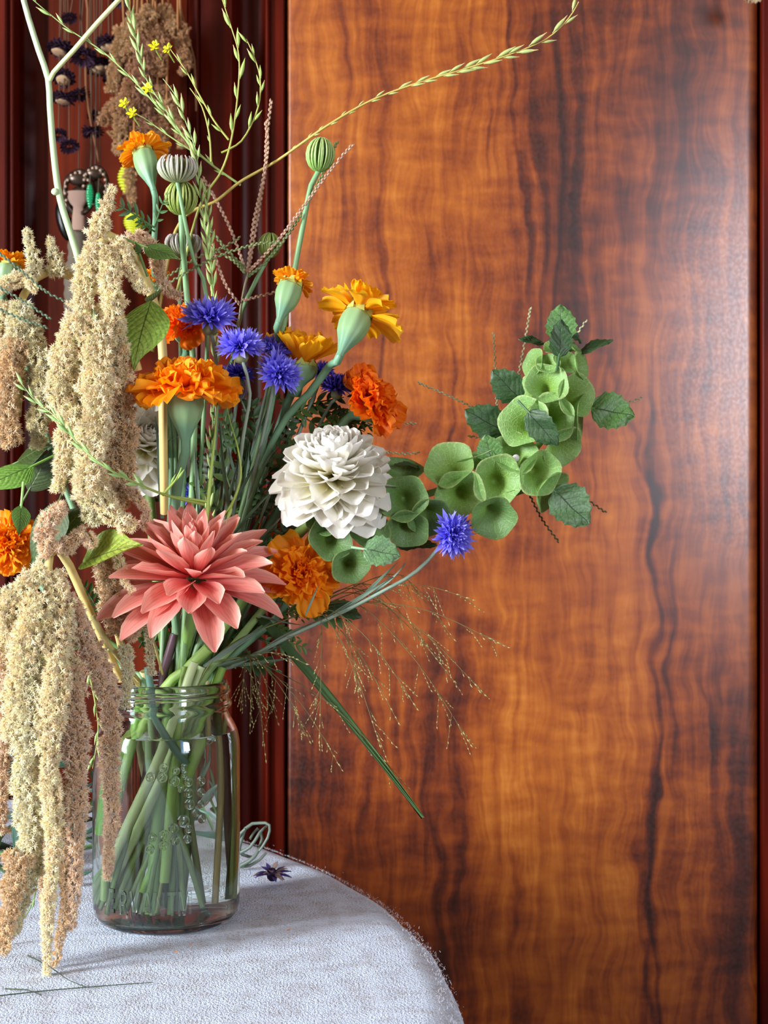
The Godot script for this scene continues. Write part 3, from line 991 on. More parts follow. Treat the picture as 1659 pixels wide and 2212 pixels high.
# a cornflower: trumpet florets with five pointed lobes round a scaly bud
var trumpet: Array[Mesh] = []
func cornflower(label: String, at: Vector3, axis: Vector3, R: float, count: int, stem_px: Array, leaves: Array, dark := 0.0, jar_end := true) -> Node3D:
	if trumpet.is_empty():
		for v in 4:
			var m := MB.new()
			for l in 6:
				var a := TAU * l / 6.0 + rr(-0.2, 0.2)
				var o := Vector3(cos(a), 0, sin(a))
				var s := Vector3(-sin(a), 0, cos(a))
				var k0 := L(104, 84, 204)
				var k1 := L(124, 116, 238)
				var k2 := L(160, 156, 250)
				var b0 := Vector3(0, 0.02, 0) + o * 0.02
				var mid := Vector3(0, 0.5, 0) + o * 0.15
				var far := Vector3(0, 0.72, 0) + o * 0.28
				var tip := Vector3(0, rr(0.84, 1.02), 0) + o * rr(0.38, 0.54)
				m.grid(PackedVector3Array([b0 - s * 0.02, b0, b0 + s * 0.02, mid - s * 0.075, mid + o * 0.04, mid + s * 0.075, far - s * 0.1, far + o * 0.03, far + s * 0.1, tip - s * 0.008, tip, tip + s * 0.008]),
					PackedVector2Array([Vector2(0, 0), Vector2(0.5, 0), Vector2(1, 0), Vector2(0, 0.5), Vector2(0.5, 0.5), Vector2(1, 0.5), Vector2(0, 0.8), Vector2(0.5, 0.8), Vector2(1, 0.8), Vector2(0, 1), Vector2(0.5, 1), Vector2(1, 1)]),
					PackedColorArray([k0, k0, k0, k1, k0, k1, k1, k1, k1, k2, k2, k2]), 3, 4)
			trumpet.append(m.mesh())
	var t := thing("cornflower", label, "flower", at, "cornflowers of the bouquet")
	var ax := axis.normalized()
	var f := frame(at, ax)
	count = int(count * 1.6)
	for j in count:
		var q := (j + 0.5) / count
		var az := j * GOLD + rr(-0.2, 0.2)
		var th := lerpf(0.15, 1.45, pow(q, 0.6)) + rr(-0.15, 0.15)
		var rad := f.basis.x * cos(az) + f.basis.z * sin(az)
		var d := ax * cos(th) + rad * sin(th)
		part(t, "floret", trumpet[rg.randi() % 4], mats["silk"] if dark < 0.5 else mats["silk_dark"], frame(at, d, rr(0, TAU), R * lerpf(0.6, 0.95, q) * rr(0.8, 1.12)))
	var m := MB.new()
	for j in 16:
		var a := j * GOLD
		var b := 0.3 + 0.5 * j / 16.0
		var d := (ax + (f.basis.x * cos(a) + f.basis.z * sin(a)) * sin(b) * 0.8).normalized()
		var s := d.cross(ax).normalized()
		m.tri(at + s * R * 0.018, at - s * R * 0.018, at + d * R * rr(0.4, 0.55), L(46, 22, 92))
		m.tri(at + ax * 0.0004 + d.cross(s) * R * 0.02, at + ax * 0.0004 - d.cross(s) * R * 0.02, at + d * R * rr(0.4, 0.55), L(60, 26, 110))
	part(t, "stamens", m.mesh(), mats["dry"])
	m = MB.new()
	var h := R * 0.5
	m.lathe(PackedVector2Array([Vector2(0.0009, -h * 1.1), Vector2(h * 0.4, -h), Vector2(h * 0.55, -h * 0.7), Vector2(h * 0.5, -h * 0.35), Vector2(h * 0.3, -h * 0.05), Vector2(0, 0)]), 14, PackedColorArray([L(130, 144, 110), L(120, 134, 96), L(134, 140, 100), L(120, 116, 90), L(92, 70, 90)]), 0.05, 7)
	part(t, "bud_scales", m.mesh(), mats["stem"], f)
	var p := PackedVector3Array([at - ax * h * 1.05])
	p.append_array(pix(stem_px))
	if jar_end: p = into_jar(p)
	stem(t, p, 0.0011, 0.0016, L(138, 156, 140), L(112, 136, 104), 6)
	for q in leaves:
		var a := P(q[0], q[1], q[4])
		var b := P(q[2], q[3], q[5])
		leaf_on(t, "leaf", [0.018, 0.024, 0.03, 0.03, 0.026, 0.018, 0.01, 0.0], a, b, Vector3(rr(-0.5, 0.5), 0.5, 0.8), 0.6, rr(-0.6, 0.6), L(110, 132, 112), "leaf_plain")
	return t

# a round seed head of narrow striped bracts
func seed_head(label: String, at: Vector3, axis: Vector3, rx: float, ry: float, open: float, k0: Color, k1: Color, stem_px: Array, sr := 2.6) -> Node3D:
	var t := thing("seed_head", label, "seed head", at, "round striped seed heads")
	var ax := axis.normalized()
	var f := frame(at, ax)
	var m := MB.new()
	m.ball(Vector3.ZERO, Vector3(rx * 0.8, ry * 0.85, rx * 0.8), k0 * 0.5, 16, 9)
	part(t, "core", m.mesh(), mats["stem"], f)
	m = MB.new()
	for j in 64:
		var a := TAU * j / 32.0 + rr(-0.05, 0.05) + (0.1 if j >= 32 else 0.0)
		var lay := 1.0 if j < 32 else 0.9
		var p := PackedVector3Array()
		var r := PackedFloat32Array()
		var tw := rr(-0.25, 0.25)
		var top := lerpf(1.25, 0.5, open) + rr(-0.12, 0.18)
		for s in 9:
			var q := s / 8.0
			var b := lerpf(-1.45, top, q)
			var flare := 1.0 + open * 0.25 * q * q
			p.append(f * Vector3(rx * cos(b) * cos(a + tw * q) * flare * lay, ry * sin(b) + open * ry * 0.5 * maxf(q - 0.7, 0.0), rx * cos(b) * sin(a + tw * q) * flare * lay))
			r.append(rx * 0.055 * (0.5 + sin(q * PI) * 0.7))
		m.tube(p, r, 5, k0, k1 if j % 2 else k1 * 0.7)
	part(t, "bracts", m.mesh(), mats["stem"])
	var q := PackedVector3Array([at - ax * ry * 0.95])
	q.append_array(pix(stem_px))
	stem(t, into_jar(q), S(sr, 0), S(sr * 1.3, 0), L(120, 160, 110), L(110, 140, 76), 8)
	return t

# wild mustard: a thin branched stem with narrow pods held close to it
func pod_stem(label: String, called: String, cat: String, paths: Array, r: float, k0: Color, k1: Color, jar_end: bool, podk: Color, first := 0) -> Node3D:
	# paths: [start of pods 0..1, end of pods, spacing in px, pod length px, points ...]
	var main := pix(paths[0].slice(4))
	var t := thing(called, label, cat, main[0])
	var vars: Array[Mesh] = [spindle(0.1, 1.0, podk, podk * 1.15).mesh(), spindle(0.1, 0.8, podk * 0.9, L(206, 180, 130)).mesh(), spindle(0.07, 0.5, L(176, 142, 104), L(214, 180, 150)).mesh()]
	for n in paths.size():
		var a: Array = paths[n]
		var pts := pix(a.slice(4))
		if n == 0 and jar_end:
			pts.reverse()
			pts = into_jar(pts)
			pts.reverse()
		var c := curve(pts, 0.004)
		var m := MB.new()
		m.tube(c, taper(c.size(), r * (1.0 if n == 0 else 0.7), r * 0.25), 6, k0, k1)
		part(t, "stem" if n == 0 else "branch", m.mesh(), mats["stem"])
		var run := 0.0
		var next := 0.0
		var total := 0.0
		for j in c.size() - 1: total += c[j].distance_to(c[j + 1])
		var sgn := 1.0
		for j in c.size() - 1:
			run += c[j].distance_to(c[j + 1])
			if run / total < a[0] or run / total > a[1] or run < next: continue
			next = run + S(a[2]) * rr(0.7, 1.3)
			sgn = -sgn
			var tan := (c[j + 1] - c[j]).normalized()
			var out := tan.cross(Vector3(0, 0, 1)).normalized() * sgn + Vector3(0, 0, rr(-0.5, 0.8))
			var q := run / total
			var kind := 0 if q < 0.85 and rg.randf() < 0.75 else 1
			if first == 2: kind = 2 if rg.randf() < 0.5 else 1
			part(t, "pod", vars[kind], mats["stem"], frame(c[j] + out * r * 0.5, tan + out * rr(0.1, 0.32), rr(0, TAU), S(a[3]) * rr(0.75, 1.15) * (lerpf(0.45, 1.3, smoothstep(0.5, 0.85, q)) if first == 1 else 1.0)))
	return t

# a thin grass spike set with alternate overlapping grains
func spike(t: Node3D, a: Array, r: float, k: Color) -> void:
	var c := curve(pix(a), 0.0016)
	var m := MB.new()
	m.tube(c, taper(c.size(), r * 0.5, r * 0.3), 4, k, k)
	var g := spindle(0.24, 0.6, Color.WHITE, Color.WHITE)
	for j in range(0, c.size() - 2):
		var tan := (c[j + 1] - c[j]).normalized()
		var sd := tan.cross(Vector3(0, 0, 1)).normalized() * (1.0 if j % 2 else -1.0)
		var gg := MB.new()
		gg.v = g.v; gg.n = g.n; gg.uv = g.uv; gg.i = g.i
		var kc := k * rr(0.7, 1.25)
		for q in g.v.size(): gg.c.append(kc)
		m.add(gg, frame(c[j] + sd * r * 0.5, tan * 1.0 + sd * 0.13, 0.0, 0.0034 * r / 0.0007))
	part(t, "seed_spike", m.mesh(), mats["dry"])

# a bell of Ireland: wide papery cup with a thickened rim, opening along its axis
var bells: Array[Mesh] = []
func make_bells() -> void:
	for v in 8:
		var m := MB.new()
		var p := PackedVector3Array()
		var t := PackedVector2Array()
		var k := PackedColorArray()
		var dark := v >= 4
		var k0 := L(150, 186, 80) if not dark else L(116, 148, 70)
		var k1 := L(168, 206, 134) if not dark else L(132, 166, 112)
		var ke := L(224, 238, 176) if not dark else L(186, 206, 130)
		var ph := rr(0, TAU)
		var rows := [[0.0, -0.96], [0.13, -0.93], [0.2, -0.82], [0.3, -0.62], [0.46, -0.42], [0.64, -0.25], [0.82, -0.11], [0.95, -0.03], [1.0, 0.0], [1.02, -0.012]]
		for j in rows.size():
			var q := float(j) / (rows.size() - 1)
			for s in 33:
				var a := TAU * s / 32.0
				var lobe := 1.0 + q * q * (0.05 * cos(a * 5.0 + ph) + 0.05 * cos(a * 2.0 + ph * 1.7) + 0.05 * cos(a + ph * 0.6))
				p.append(Vector3(rows[j][0] * lobe * cos(a), rows[j][1] + q * q * (0.045 * cos(a * 2.0 + ph) + 0.03 * sin(a * 3.0 + ph)), -rows[j][0] * lobe * sin(a)))
				t.append(Vector2(s / 32.0, q))
				k.append(k0.lerp(k1, smoothstep(0.2, 0.7, q)).lerp(ke, smoothstep(0.8, 0.95, q)))
		m.grid(p, t, k, 33, rows.size(), true)
		bells.append(m.mesh())

# ---------------------------------------------------------------- things hanging on the wall
func backdrop_hangings() -> void:
	var zw := -0.645
	# purple everlasting flowers, head down on their strings: x, y, radius, string from x, cream underside 0..1
	var words := ["small dried dark purple flower at the very top of the hanging strings", "large dried dark purple flower with pale heart, left beside the pale stem fork",
		"dried cream flower with purple rim hanging beside the brown dried bunch", "dried black-purple flower hanging just behind the crossing green stem",
		"dried magenta-purple flower with flat cream underside, below the cream one", "dried purple flower with cream disc underside, right of the pale fork",
		"dried black flower head with ragged underside beside the pale stem", "dried black-purple flower touching the ragged black one on its right",
		"lowest dried black flower hanging left of the topmost marigold", "dried dark flower half hidden by the pale stem, upper of two there",
		"dried dark flower beside the pale stem, lowest of the hanging string", "dried dark flower cut by the picture's top edge, beside the pale branch",
		"dried dark flower tucked behind the brown bunch above the yellow blossoms", "narrow dried dark flower above the lowest black one"]
	var n := 0
	for q in [[150, 40, 16, 158, 0.0], [131, 106, 28, 135, 0.5], [236, 96, 28, 236, 1.0], [180, 124, 27, 172, 0.0], [214, 143, 27, 220, 1.0], [138, 168, 24, 136, 1.0], [137, 213, 25, 140, 0.3], [174, 205, 20, 184, 0.0], [200, 286, 23, 196, 0.0], [127, 292, 18, 130, 0.0], [150, 316, 19, 146, 0.0], [258, 4, 16, 258, 0.0], [240, 170, 18, 240, 0.0], [206, 250, 17, 202, 0.0]]:
		var at := P(q[0], q[1], zw + rr(-0.012, 0.012))
		var t := thing("dried_flower", words[n], "dried flower", at, "dried purple flowers hanging on strings")
		n += 1
		var R := S(q[2], zw)
		var ax := Vector3(rr(-0.3, 0.3), -1.0, rr(0.0, 0.5)).normalized()
		var petal := blade([0.1, 0.2, 0.26, 0.26, 0.2, 0.06], 0.8, 0.7, 0.02, 4.0, L(52, 22, 44), L(38, 12, 34), L(70, 26, 58), 5, 6).mesh()
		for j in 60:
			var p := (j + 0.5) / 60.0
			var az := j * GOLD
			var f := frame(at, ax)
			var rad := f.basis.x * cos(az) + f.basis.z * sin(az)
			var th := lerpf(1.2, 2.6, p)
			var d := ax * cos(th) + rad * sin(th)
			part(t, "petal", petal, mats["dry"], face(at + rad * R * 0.3, d, ax * sin(th) - rad * cos(th), R * rr(0.7, 0.95)))
		if q[4] > 0.0:
			var disc := MB.new()
			disc.ball(Vector3.ZERO, Vector3(R * 0.66, R * 0.2 * (0.5 + q[4]), R * 0.66), L(168, 136, 104), 14, 7)
			part(t, "pale_disc", disc.mesh(), mats["dry"], frame(at + ax * R * 0.3, ax))
		var s := MB.new()
		var c := curve(PackedVector3Array([at, P((q[0] + q[3]) / 2.0 + rr(-4, 4), q[1] / 2.0 - 20, zw), P(q[3], -70, zw)]), 0.02)
		s.tube(c, taper(c.size(), 0.0009, 0.0007), 5, L(92, 58, 36), L(92, 58, 36))
		part(t, "stalk", s.mesh(), mats["dry"])
	# brown bunch of dried amaranth
	var b := thing("dried_amaranth_bunch", "fluffy brown dried amaranth bunch hanging head down on the wall", "dried flowers", P(310, 120, zw))
	for q in [[300, -70, 296, 30, 270, 110, 262, 180, 20], [262, -70, 268, 60, 252, 130, 240, 200, 18], [320, -70, 318, 40, 310, 120, 300, 190, 24], [350, -70, 352, 20, 372, 50, 366, 70, 16], [330, -70, 340, 60, 342, 120, 340, 165, 24], [385, -70, 384, 60, 392, 90, 398, 130, 17],
		[300, 100, 292, 170, 284, 230, 270, 262, 24], [310, 140, 308, 200, 312, 250, 318, 290, 24], [290, 180, 262, 225, 236, 240, 224, 262, 18], [280, 210, 262, 260, 258, 300, 262, 330, 22], [340, 180, 340, 240, 346, 290, 350, 330, 22], [320, 220, 300, 280, 292, 320, 290, 360, 22], [360, 210, 378, 260, 390, 290, 396, 320, 15], [330, 20, 300, 50, 284, 80, 276, 120, 18], [290, 330, 280, 380, 282, 420, 286, 440, 12], [392, 110, 404, 130, 398, 150, 390, 158, 13]]:
		var p := PackedVector3Array()
		for j in 4: p.append(P(q[j * 2], q[j * 2 + 1], zw + 0.012 + rr(-0.012, 0.016)))
		var st := MB.new()
		st.tube(PackedVector3Array([P(q[0] + rr(-8, 8), -90, zw), p[0], p[1], p[2]]), PackedFloat32Array([0.0014, 0.0014, 0.0012, 0.001]), 5, L(150, 100, 58), L(150, 100, 58))
		part(b, "stalk", st.mesh(), mats["dry"])
		tassel(b, p.slice(1) if q[1] < 0 else p, S(q[8], zw), S(q[8] * 0.6, zw), [L(196, 158, 114), L(184, 140, 100), L(176, 130, 100)][rg.randi() % 3], 0.7)
	for q in [[392, 30, 420, 130, 424, 240, "long thin dried stalk hanging right of the brown amaranth bunch"], [190, 20, 186, 190, 214, 350, "thin dry stem hanging between the purple dried flowers"]]:
		var st := thing("dry_stalk", q[6], "dry stalk", P(q[2], q[3], zw))
		var m := MB.new()
		var c := curve(PackedVector3Array([P(q[0] - 14, -70, zw), P(q[0], q[1], zw), P(q[2], q[3], zw), P(q[4], q[5], zw)]), 0.02)
		m.tube(c, taper(c.size(), 0.0018, 0.0012), 5, L(120, 78, 44), L(110, 70, 40))
		part(st, "stalk", m.mesh(), mats["dry"])
	# pale dried bloom peeping in at the top right
	var d := thing("dried_flower", "pale cream dried bloom peeping in at the top right corner", "dried flower", P(1628, -22, -0.63))
	var pm := blade([0.1, 0.18, 0.22, 0.2, 0.12, 0.02], 0.8, 0.4, 0.03, 5.0, L(216, 190, 150), L(228, 206, 170), L(236, 216, 184), 5, 6).mesh()
	for j in 40:
		var f := frame(P(1628, -22, -0.63), Vector3(0.1, -1, 0.5))
		var az := j * GOLD
		var th := lerpf(0.2, 1.7, j / 40.0)
		var rad := f.basis.x * cos(az) + f.basis.z * sin(az)
		part(d, "petal", pm, mats["dry"], face(f.origin, f.basis.y * cos(th) + rad * sin(th), f.basis.y * sin(th) - rad * cos(th), 0.015))
	var ds := MB.new()
	ds.tube(PackedVector3Array([P(1628, -22, -0.63), P(1630, -90, -0.64)]), PackedFloat32Array([0.0014, 0.0014]), 5, L(150, 110, 70), L(150, 110, 70))
	part(d, "stalk", ds.mesh(), mats["dry"])
	ornaments(zw)

func ornaments(zw: float) -> void:
	# dark bronze pendants set with clear beads, over a taupe tassel
	var n := 0
	for q in [[170, 402, 30, "dark bronze beaded pendant with taupe cloth body hanging left"], [206, 388, 26, "dark bronze beaded pendant behind the green ribbed drop"]]:
		var at := P(q[0], q[1], zw + 0.004)
		var t := thing("beaded_pendant", q[3], "pendant", at)
		var R := S(q[2], zw)
		var m := MB.new()
		# an oval bronze hoop with a domed top, small beads set along it
		var hoop := PackedVector3Array()
		for j in 41:
			var a := TAU * j / 40.0
			hoop.append(at + Vector3(R * sin(a), R * 1.55 * cos(a) - R * 0.5, R * 0.12 * sin(a * 5.0)))
		m.tube(hoop, taper(41, R * 0.2, R * 0.2), 8, Color.WHITE, Color.WHITE)
		m.ball(at + Vector3(0, R * 0.55, 0), Vector3(R * 0.82, R * 0.55, R * 0.4), Color.WHITE, 14, 9)
		m.ball(at + Vector3(0, -R * 0.9, -R * 0.3), Vector3(R * 0.8, R * 1.0, R * 0.1), Color.WHITE, 14, 9)
		part(t, "bronze_hoop", m.mesh(), mats["bronze"])
		var bead := MB.new()
		bead.ball(Vector3.ZERO, Vector3.ONE * S(3.2, zw), L(170, 142, 118), 10, 7)
		var bm := bead.mesh()
		for j in 12:
			var a := -2.0 + 4.0 * j / 11.0
			part(t, "bead", bm, mats["bead"], Transform3D(Basis(), at + Vector3(R * 0.92 * sin(a), R * 1.4 * cos(a) - R * 0.5, R * 0.3)))
		m = MB.new()
		if n == 0:
			m.lathe(PackedVector2Array([Vector2(R * 0.55, -R * 3.2), Vector2(R * 0.5, -R * 2.2), Vector2(R * 0.42, -R * 1.5), Vector2(R * 0.85, -R * 1.1), Vector2(R * 0.9, -R * 0.4)]), 24, PackedColorArray([L(150, 120, 104), L(150, 122, 106), L(140, 112, 98)]), 0.05, 12)
			part(t, "cloth_body", m.mesh(), mats["dry"], Transform3D(Basis().scaled(Vector3(0.85, 1, 0.4)), at + Vector3(0, 0, R * 0.1)))
		m = MB.new()
		m.tube(PackedVector3Array([at + Vector3(0, R * 1.2, 0), P(q[0] + 4, -70, zw)]), PackedFloat32Array([0.0007, 0.0007]), 4, L(70, 50, 40), L(70, 50, 40))
		part(t, "cord", m.mesh(), mats["dry"])
		n += 1
	# ribbed drops: green pair and yellow-green pair
	for q in [[194, 400, 448, 9, 0, "emerald green ribbed bead drop hanging between the bronze pendants"], [212, 418, 462, 7, 0, "shorter emerald green ribbed drop, half hidden behind the first one"], [272, 362, 418, 19, 1, "yellow-green ribbed leaf-shaped drop below the topmost marigold"], [288, 462, 506, 22, 1, "yellow-green drop low behind the feathery marigold leaf"]]:
		var t := thing("ribbed_drop", q[5], "pendant", P(q[0], q[1], zw))
		var m := MB.new()
		var lobes := 9
		for j in lobes:
			var y := lerpf(q[1], q[2], (j + 0.5) / lobes)
			var wd: float = q[3] * sin(PI * (0.18 + 0.74 * (j + 0.5) / lobes))
			var bb := MB.new()
			bb.ball(Vector3.ZERO, Vector3(S(wd, zw), S(4.6, zw), S(wd * 0.6, zw)), L(20, 130, 80) if q[4] == 0 else L(176, 182, 28), 14, 7)
			part(t, "ribbed_bead", bb.mesh(), mats["bead"] if q[4] == 0 else mats["stem"], Transform3D(Basis(Vector3.FORWARD, 0.1), P(q[0], y, zw + 0.012)))
		m.tube(PackedVector3Array([P(q[0], q[2], zw + 0.012), P(q[0], q[1], zw + 0.012), P(q[0] + 3, q[1] - 60, zw), P(q[0] + 4, -70, zw)]), PackedFloat32Array([0.0006, 0.0006, 0.0006, 0.0006]), 4, L(70, 60, 40), L(80, 60, 40))
		part(t, "cord", m.mesh(), mats["dry"])
	var r := thing("hanging_ring", "grey ring hanging from the tip of the yellow-green drop", "ring", P(276, 435, zw))
	var tm := TorusMesh.new()
	tm.inner_radius = S(14, zw)
	tm.outer_radius = S(16.5, zw)
	part(r, "ring", tm, mats["bronze"], Transform3D(Basis(Vector3.RIGHT, PI / 2), P(276, 435, zw + 0.014)))
	# grey woven roll below the pendants
	var g := thing("woven_roll", "grey-taupe woven roll standing below the bronze pendants", "roll", P(168, 560, zw))
	var gm := MB.new()
	var prof := PackedVector2Array()
	for j in 40: prof.append(Vector2(S(25.0 + 1.4 * sin(j * 1.7) + (4.0 if j < 26 else -4.0), zw), S(j * 7.0, zw)))
	gm.lathe(prof, 28, PackedColorArray([L(128, 116, 98), L(96, 86, 72)]))
	part(g, "woven_body", gm.mesh(), mats["dry"], Transform3D(Basis(), P(168, 745, zw - 0.01)))
	gm = MB.new()
	gm.ball(Vector3.ZERO, Vector3(S(16, zw), S(44, zw), S(12, zw)), L(30, 24, 26), 14, 9)
	part(g, "dark_flap", gm.mesh(), mats["bronze"], Transform3D(Basis(Vector3.FORWARD, -0.25), P(138, 478, zw)))

# ---------------------------------------------------------------- the bouquet
func bouquet() -> void:
	var dk := mat("silk_dark", Color8(150, 130, 190), 0.7, 0.3)
	dk.roughness = 0.7
	amaranths()
	marigolds()
	dahlias()
	cornflowers()
	seeds_and_grasses()
	bells_of_ireland()
	foliage()

func amaranths() -> void:
	amaranth("cream amaranth whose thick stem arches highest and trails beside the white dahlia behind",
		[[355, 1110, 0.0], [352, 900, 0.02], [350, 740, 0.025], [328, 640, 0.03], [296, 565, 0.04], [264, 522, 0.045], [236, 508, 0.05], [210, 534, 0.055], [196, 600, 0.06], [189, 690, 0.06], [190, 800, 0.06], [200, 950, 0.06], [218, 1070, 0.065]], 11.0, false,
		[[20, 4, 0, 207, 512, .055, 216, 478, .055, 232, 440, .055, 243, 402, .055], [18, 6, 0, 250, 522, .06, 272, 565, .065, 292, 606, .065, 320, 632, .065], [24, 20, 0, 216, 532, .06, 192, 562, .065, 182, 620, .065, 176, 665, .065], [24, 18, 0, 236, 540, .06, 236, 600, .07, 246, 660, .07, 240, 710, .07],
		[16, 6, 1, 272, 520, .03, 306, 516, .03, 334, 542, .03, 346, 590, .03, 362, 628, .03, 392, 640, .03], [26, 16, 0, 184, 680, .07, 150, 720, .075, 132, 790, .075, 122, 850, .075, 138, 900, .07], [34, 30, 0, 202, 700, .07, 212, 800, .08, 206, 900, .08, 192, 1000, .08, 200, 1070, .08],
		[22, 16, 0, 232, 650, .06, 250, 720, .065, 262, 770, .065, 268, 830, .065], [28, 20, 3, 232, 800, .06, 262, 880, .055, 270, 950, .05, 266, 1020, .05, 252, 1090, .055], [24, 9, 0, 160, 890, .07, 140, 950, .075, 134, 1010, .075, 124, 1062, .075], [28, 12, 0, 200, 1040, .075, 222, 1090, .075, 252, 1122, .075, 292, 1140, .075],
		[11, 5, 1, 272, 1050, .06, 300, 1082, .065, 318, 1106, .065, 308, 1142, .065], [28, 22, 0, 182, 770, .065, 162, 860, .07, 172, 950, .07, 186, 1030, .07], [24, 14, 3, 244, 930, .05, 222, 1010, .055, 240, 1070, .06, 270, 1090, .06], [20, 14, 2, 150, 960, .06, 170, 1030, .07, 190, 1090, .075, 205, 1130, .07]])
	amaranth("cream amaranth at the left edge with two short upright spikes and drooping tassels",
		[[300, 800, -0.01], [250, 660, 0.0], [172, 606, 0.01], [136, 590, 0.02], [102, 588, 0.025], [72, 604, 0.03], [50, 640, 0.03], [43, 700, 0.03], [43, 790, 0.03], [36, 900, 0.03]], 10.0, false,
		[[16, 4, 2, 77, 596, .03, 70, 550, .035, 56, 492, .035], [19, 5, 2, 126, 592, .025, 120, 560, .03, 107, 514, .03], [16, 10, 0, 62, 600, .035, 32, 606, .04, 2, 618, .04, -20, 640, .04], [22, 16, 2, 46, 655, .035, 34, 720, .04, 12, 765, .04], [22, 18, 2, 52, 690, .035, 82, 760, .04, 92, 850, .04, 74, 930, .04], [32, 24, 3, 38, 740, .04, 16, 820, .045, 10, 900, .045, 28, 960, .04],
		[20, 12, 2, 62, 800, .03, 88, 880, .03, 78, 970, .03], [26, 20, 3, 6, 800, .03, -6, 880, .03, 0, 950, .03], [18, 12, 0, 8, 650, .03, -2, 720, .03, 2, 780, .03], [12, 5, 0, 60, 600, .04, 72, 622, .045, 78, 628, .045]])
	amaranth("cream amaranth arching over at lower left with long tails reaching the tablecloth",
		[[262, 1470, 0.012], [205, 1345, 0.035], [180, 1290, 0.04], [150, 1222, 0.05], [126, 1184, 0.06], [108, 1196, 0.07], [103, 1260, 0.075], [102, 1370, 0.08], [94, 1480, 0.085]], 10.0, false,
		[[22, 12, 1, 112, 1198, .075, 96, 1152, .08, 112, 1112, .08, 142, 1096, .08], [16, 9, 1, 132, 1190, .07, 162, 1164, .07, 186, 1152, .07, 200, 1186, .07], [20, 14, 0, 100, 1232, .085, 60, 1256, .09, 22, 1288, .09, 2, 1340, .09], [22, 18, 0, 112, 1236, .085, 132, 1292, .085, 138, 1352, .09, 130, 1420, .09], [19, 14, 1, 122, 1292, .08, 160, 1314, .08, 182, 1380, .075, 206, 1440, .07, 226, 1480, .065],
		[34, 28, 0, 88, 1290, .085, 60, 1380, .1, 42, 1500, .1, 32, 1600, .1], [30, 5, 0, 112, 1350, .09, 122, 1450, .105, 112, 1550, .11, 106, 1650, .11, 116, 1800, .115, 110, 1900, .118, 101, 2000, .12, 102, 2112, .118], [30, 17, 2, 70, 1400, .095, 60, 1550, .105, 54, 1700, .105, 66, 1800, .105, 50, 1900, .105, 20, 2020, .105],
		[30, 6, 1, 148, 1440, .085, 160, 1560, .09, 166, 1680, .095, 164, 1800, .1, 161, 1900, .1, 155, 2008, .1], [13, 5, 3, 128, 1700, .09, 136, 1850, .1, 141, 1950, .1, 119, 2086, .105], [16, 12, 1, 8, 1390, .09, 5, 1550, .09, 1, 1720, .09, 0, 1800, .09], [27, 8, 3, 42, 1840, .11, 22, 1950, .112, 4, 2060, .11], [26, 18, 1, 100, 1470, .08, 84, 1560, .09, 88, 1680, .09, 92, 1780, .09], [18, 12, 0, 12, 1330, .085, 18, 1390, .09, 26, 1450, .09], [24, 14, 0, 120, 1390, .08, 150, 1440, .085, 158, 1500, .085], [22, 12, 2, 80, 1760, .1, 72, 1830, .1, 84, 1890, .1], [12, 5, 3, 92, 1790, .08, 95, 1900, .08, 98, 2000, .09]])
	amaranth("dense tan amaranth head tucked against the left petals of the pink dahlia",
		[[300, 1480, 0.0], [268, 1420, 0.03], [246, 1330, 0.045], [232, 1230, 0.045], [222, 1190, 0.04]], 8.0, false,
		[[24, 26, 3, 226, 1196, .045, 236, 1262, .05, 246, 1320, .05, 262, 1362, .05], [28, 14, 3, 248, 1320, .05, 268, 1356, .055, 300, 1368, .055], [9, 6, 0, 254, 1190, .06, 262, 1232, .065, 272, 1262, .068, 286, 1278, .068], [12, 5, 2, 268, 1392, .05, 276, 1450, .05, 271, 1530, .05]])
	amaranth("long pinkish amaranth tail hanging down in front of the jar's left side",
		[[300, 1470, 0.02], [240, 1400, 0.05], [200, 1330, 0.055]], 6.0, false,
		[[20, 22, 1, 196, 1390, .06, 212, 1430, .062, 228, 1480, .06], [21, 18, 1, 228, 1470, .058, 240, 1560, .055, 237, 1650, .055], [18, 6, 1, 237, 1640, .055, 240, 1750, .055, 232, 1900, .055]])
	amaranth("thin pale amaranth thread hanging straight down before the stems at the jar mouth",
		[[352, 1460, 0.0], [336, 1400, 0.03], [316, 1330, 0.04]], 3.0, false,
		[[5, 6, 2, 317, 1330, .045, 322, 1390, .045, 328, 1456, .042]])
	# its leaves
	var t := thing("amaranth_leaf", "large ribbed green amaranth leaf hanging beside the front orange marigold", "leaf", P(330, 660, 0.05), "amaranth leaves")
	leaf_on(t, "leaf", HEART, P(326, 650, .05), P(288, 802, .07), Vector3(-0.15, 0.35, 1), -0.35, -0.35, L(172, 204, 96), "leaf", L(184, 216, 108))
	leaf_on(t, "small_leaf", HEART, P(322, 655, .045), P(352, 620, .03), Vector3(-0.5, 0.2, 0.7), 0.9, 0.3, L(120, 140, 90), "leaf")
	t = thing("amaranth_leaf", "curled yellow-green leaf pointing at the pink dahlia from the left", "leaf", P(180, 1225, 0.06), "amaranth leaves")
	leaf_on(t, "leaf", HEART, P(178, 1216, .055), P(308, 1176, .085), Vector3(-0.2, 0.75, 0.75), 0.75, -0.3, L(166, 190, 76), "leaf", L(200, 208, 96))
	t = thing("amaranth_leaf", "bright green leaf entering at the left edge above the shaded marigold", "leaf", P(100, 1000, 0.05), "amaranth leaves")
	leaf_on(t, "leaf", HEART, P(72, 1006, .04), P(-50, 1066, .06), Vector3(0.1, 0.85, 0.6), -0.3, -0.3, L(140, 192, 90), "leaf", L(166, 206, 110), 0.02)
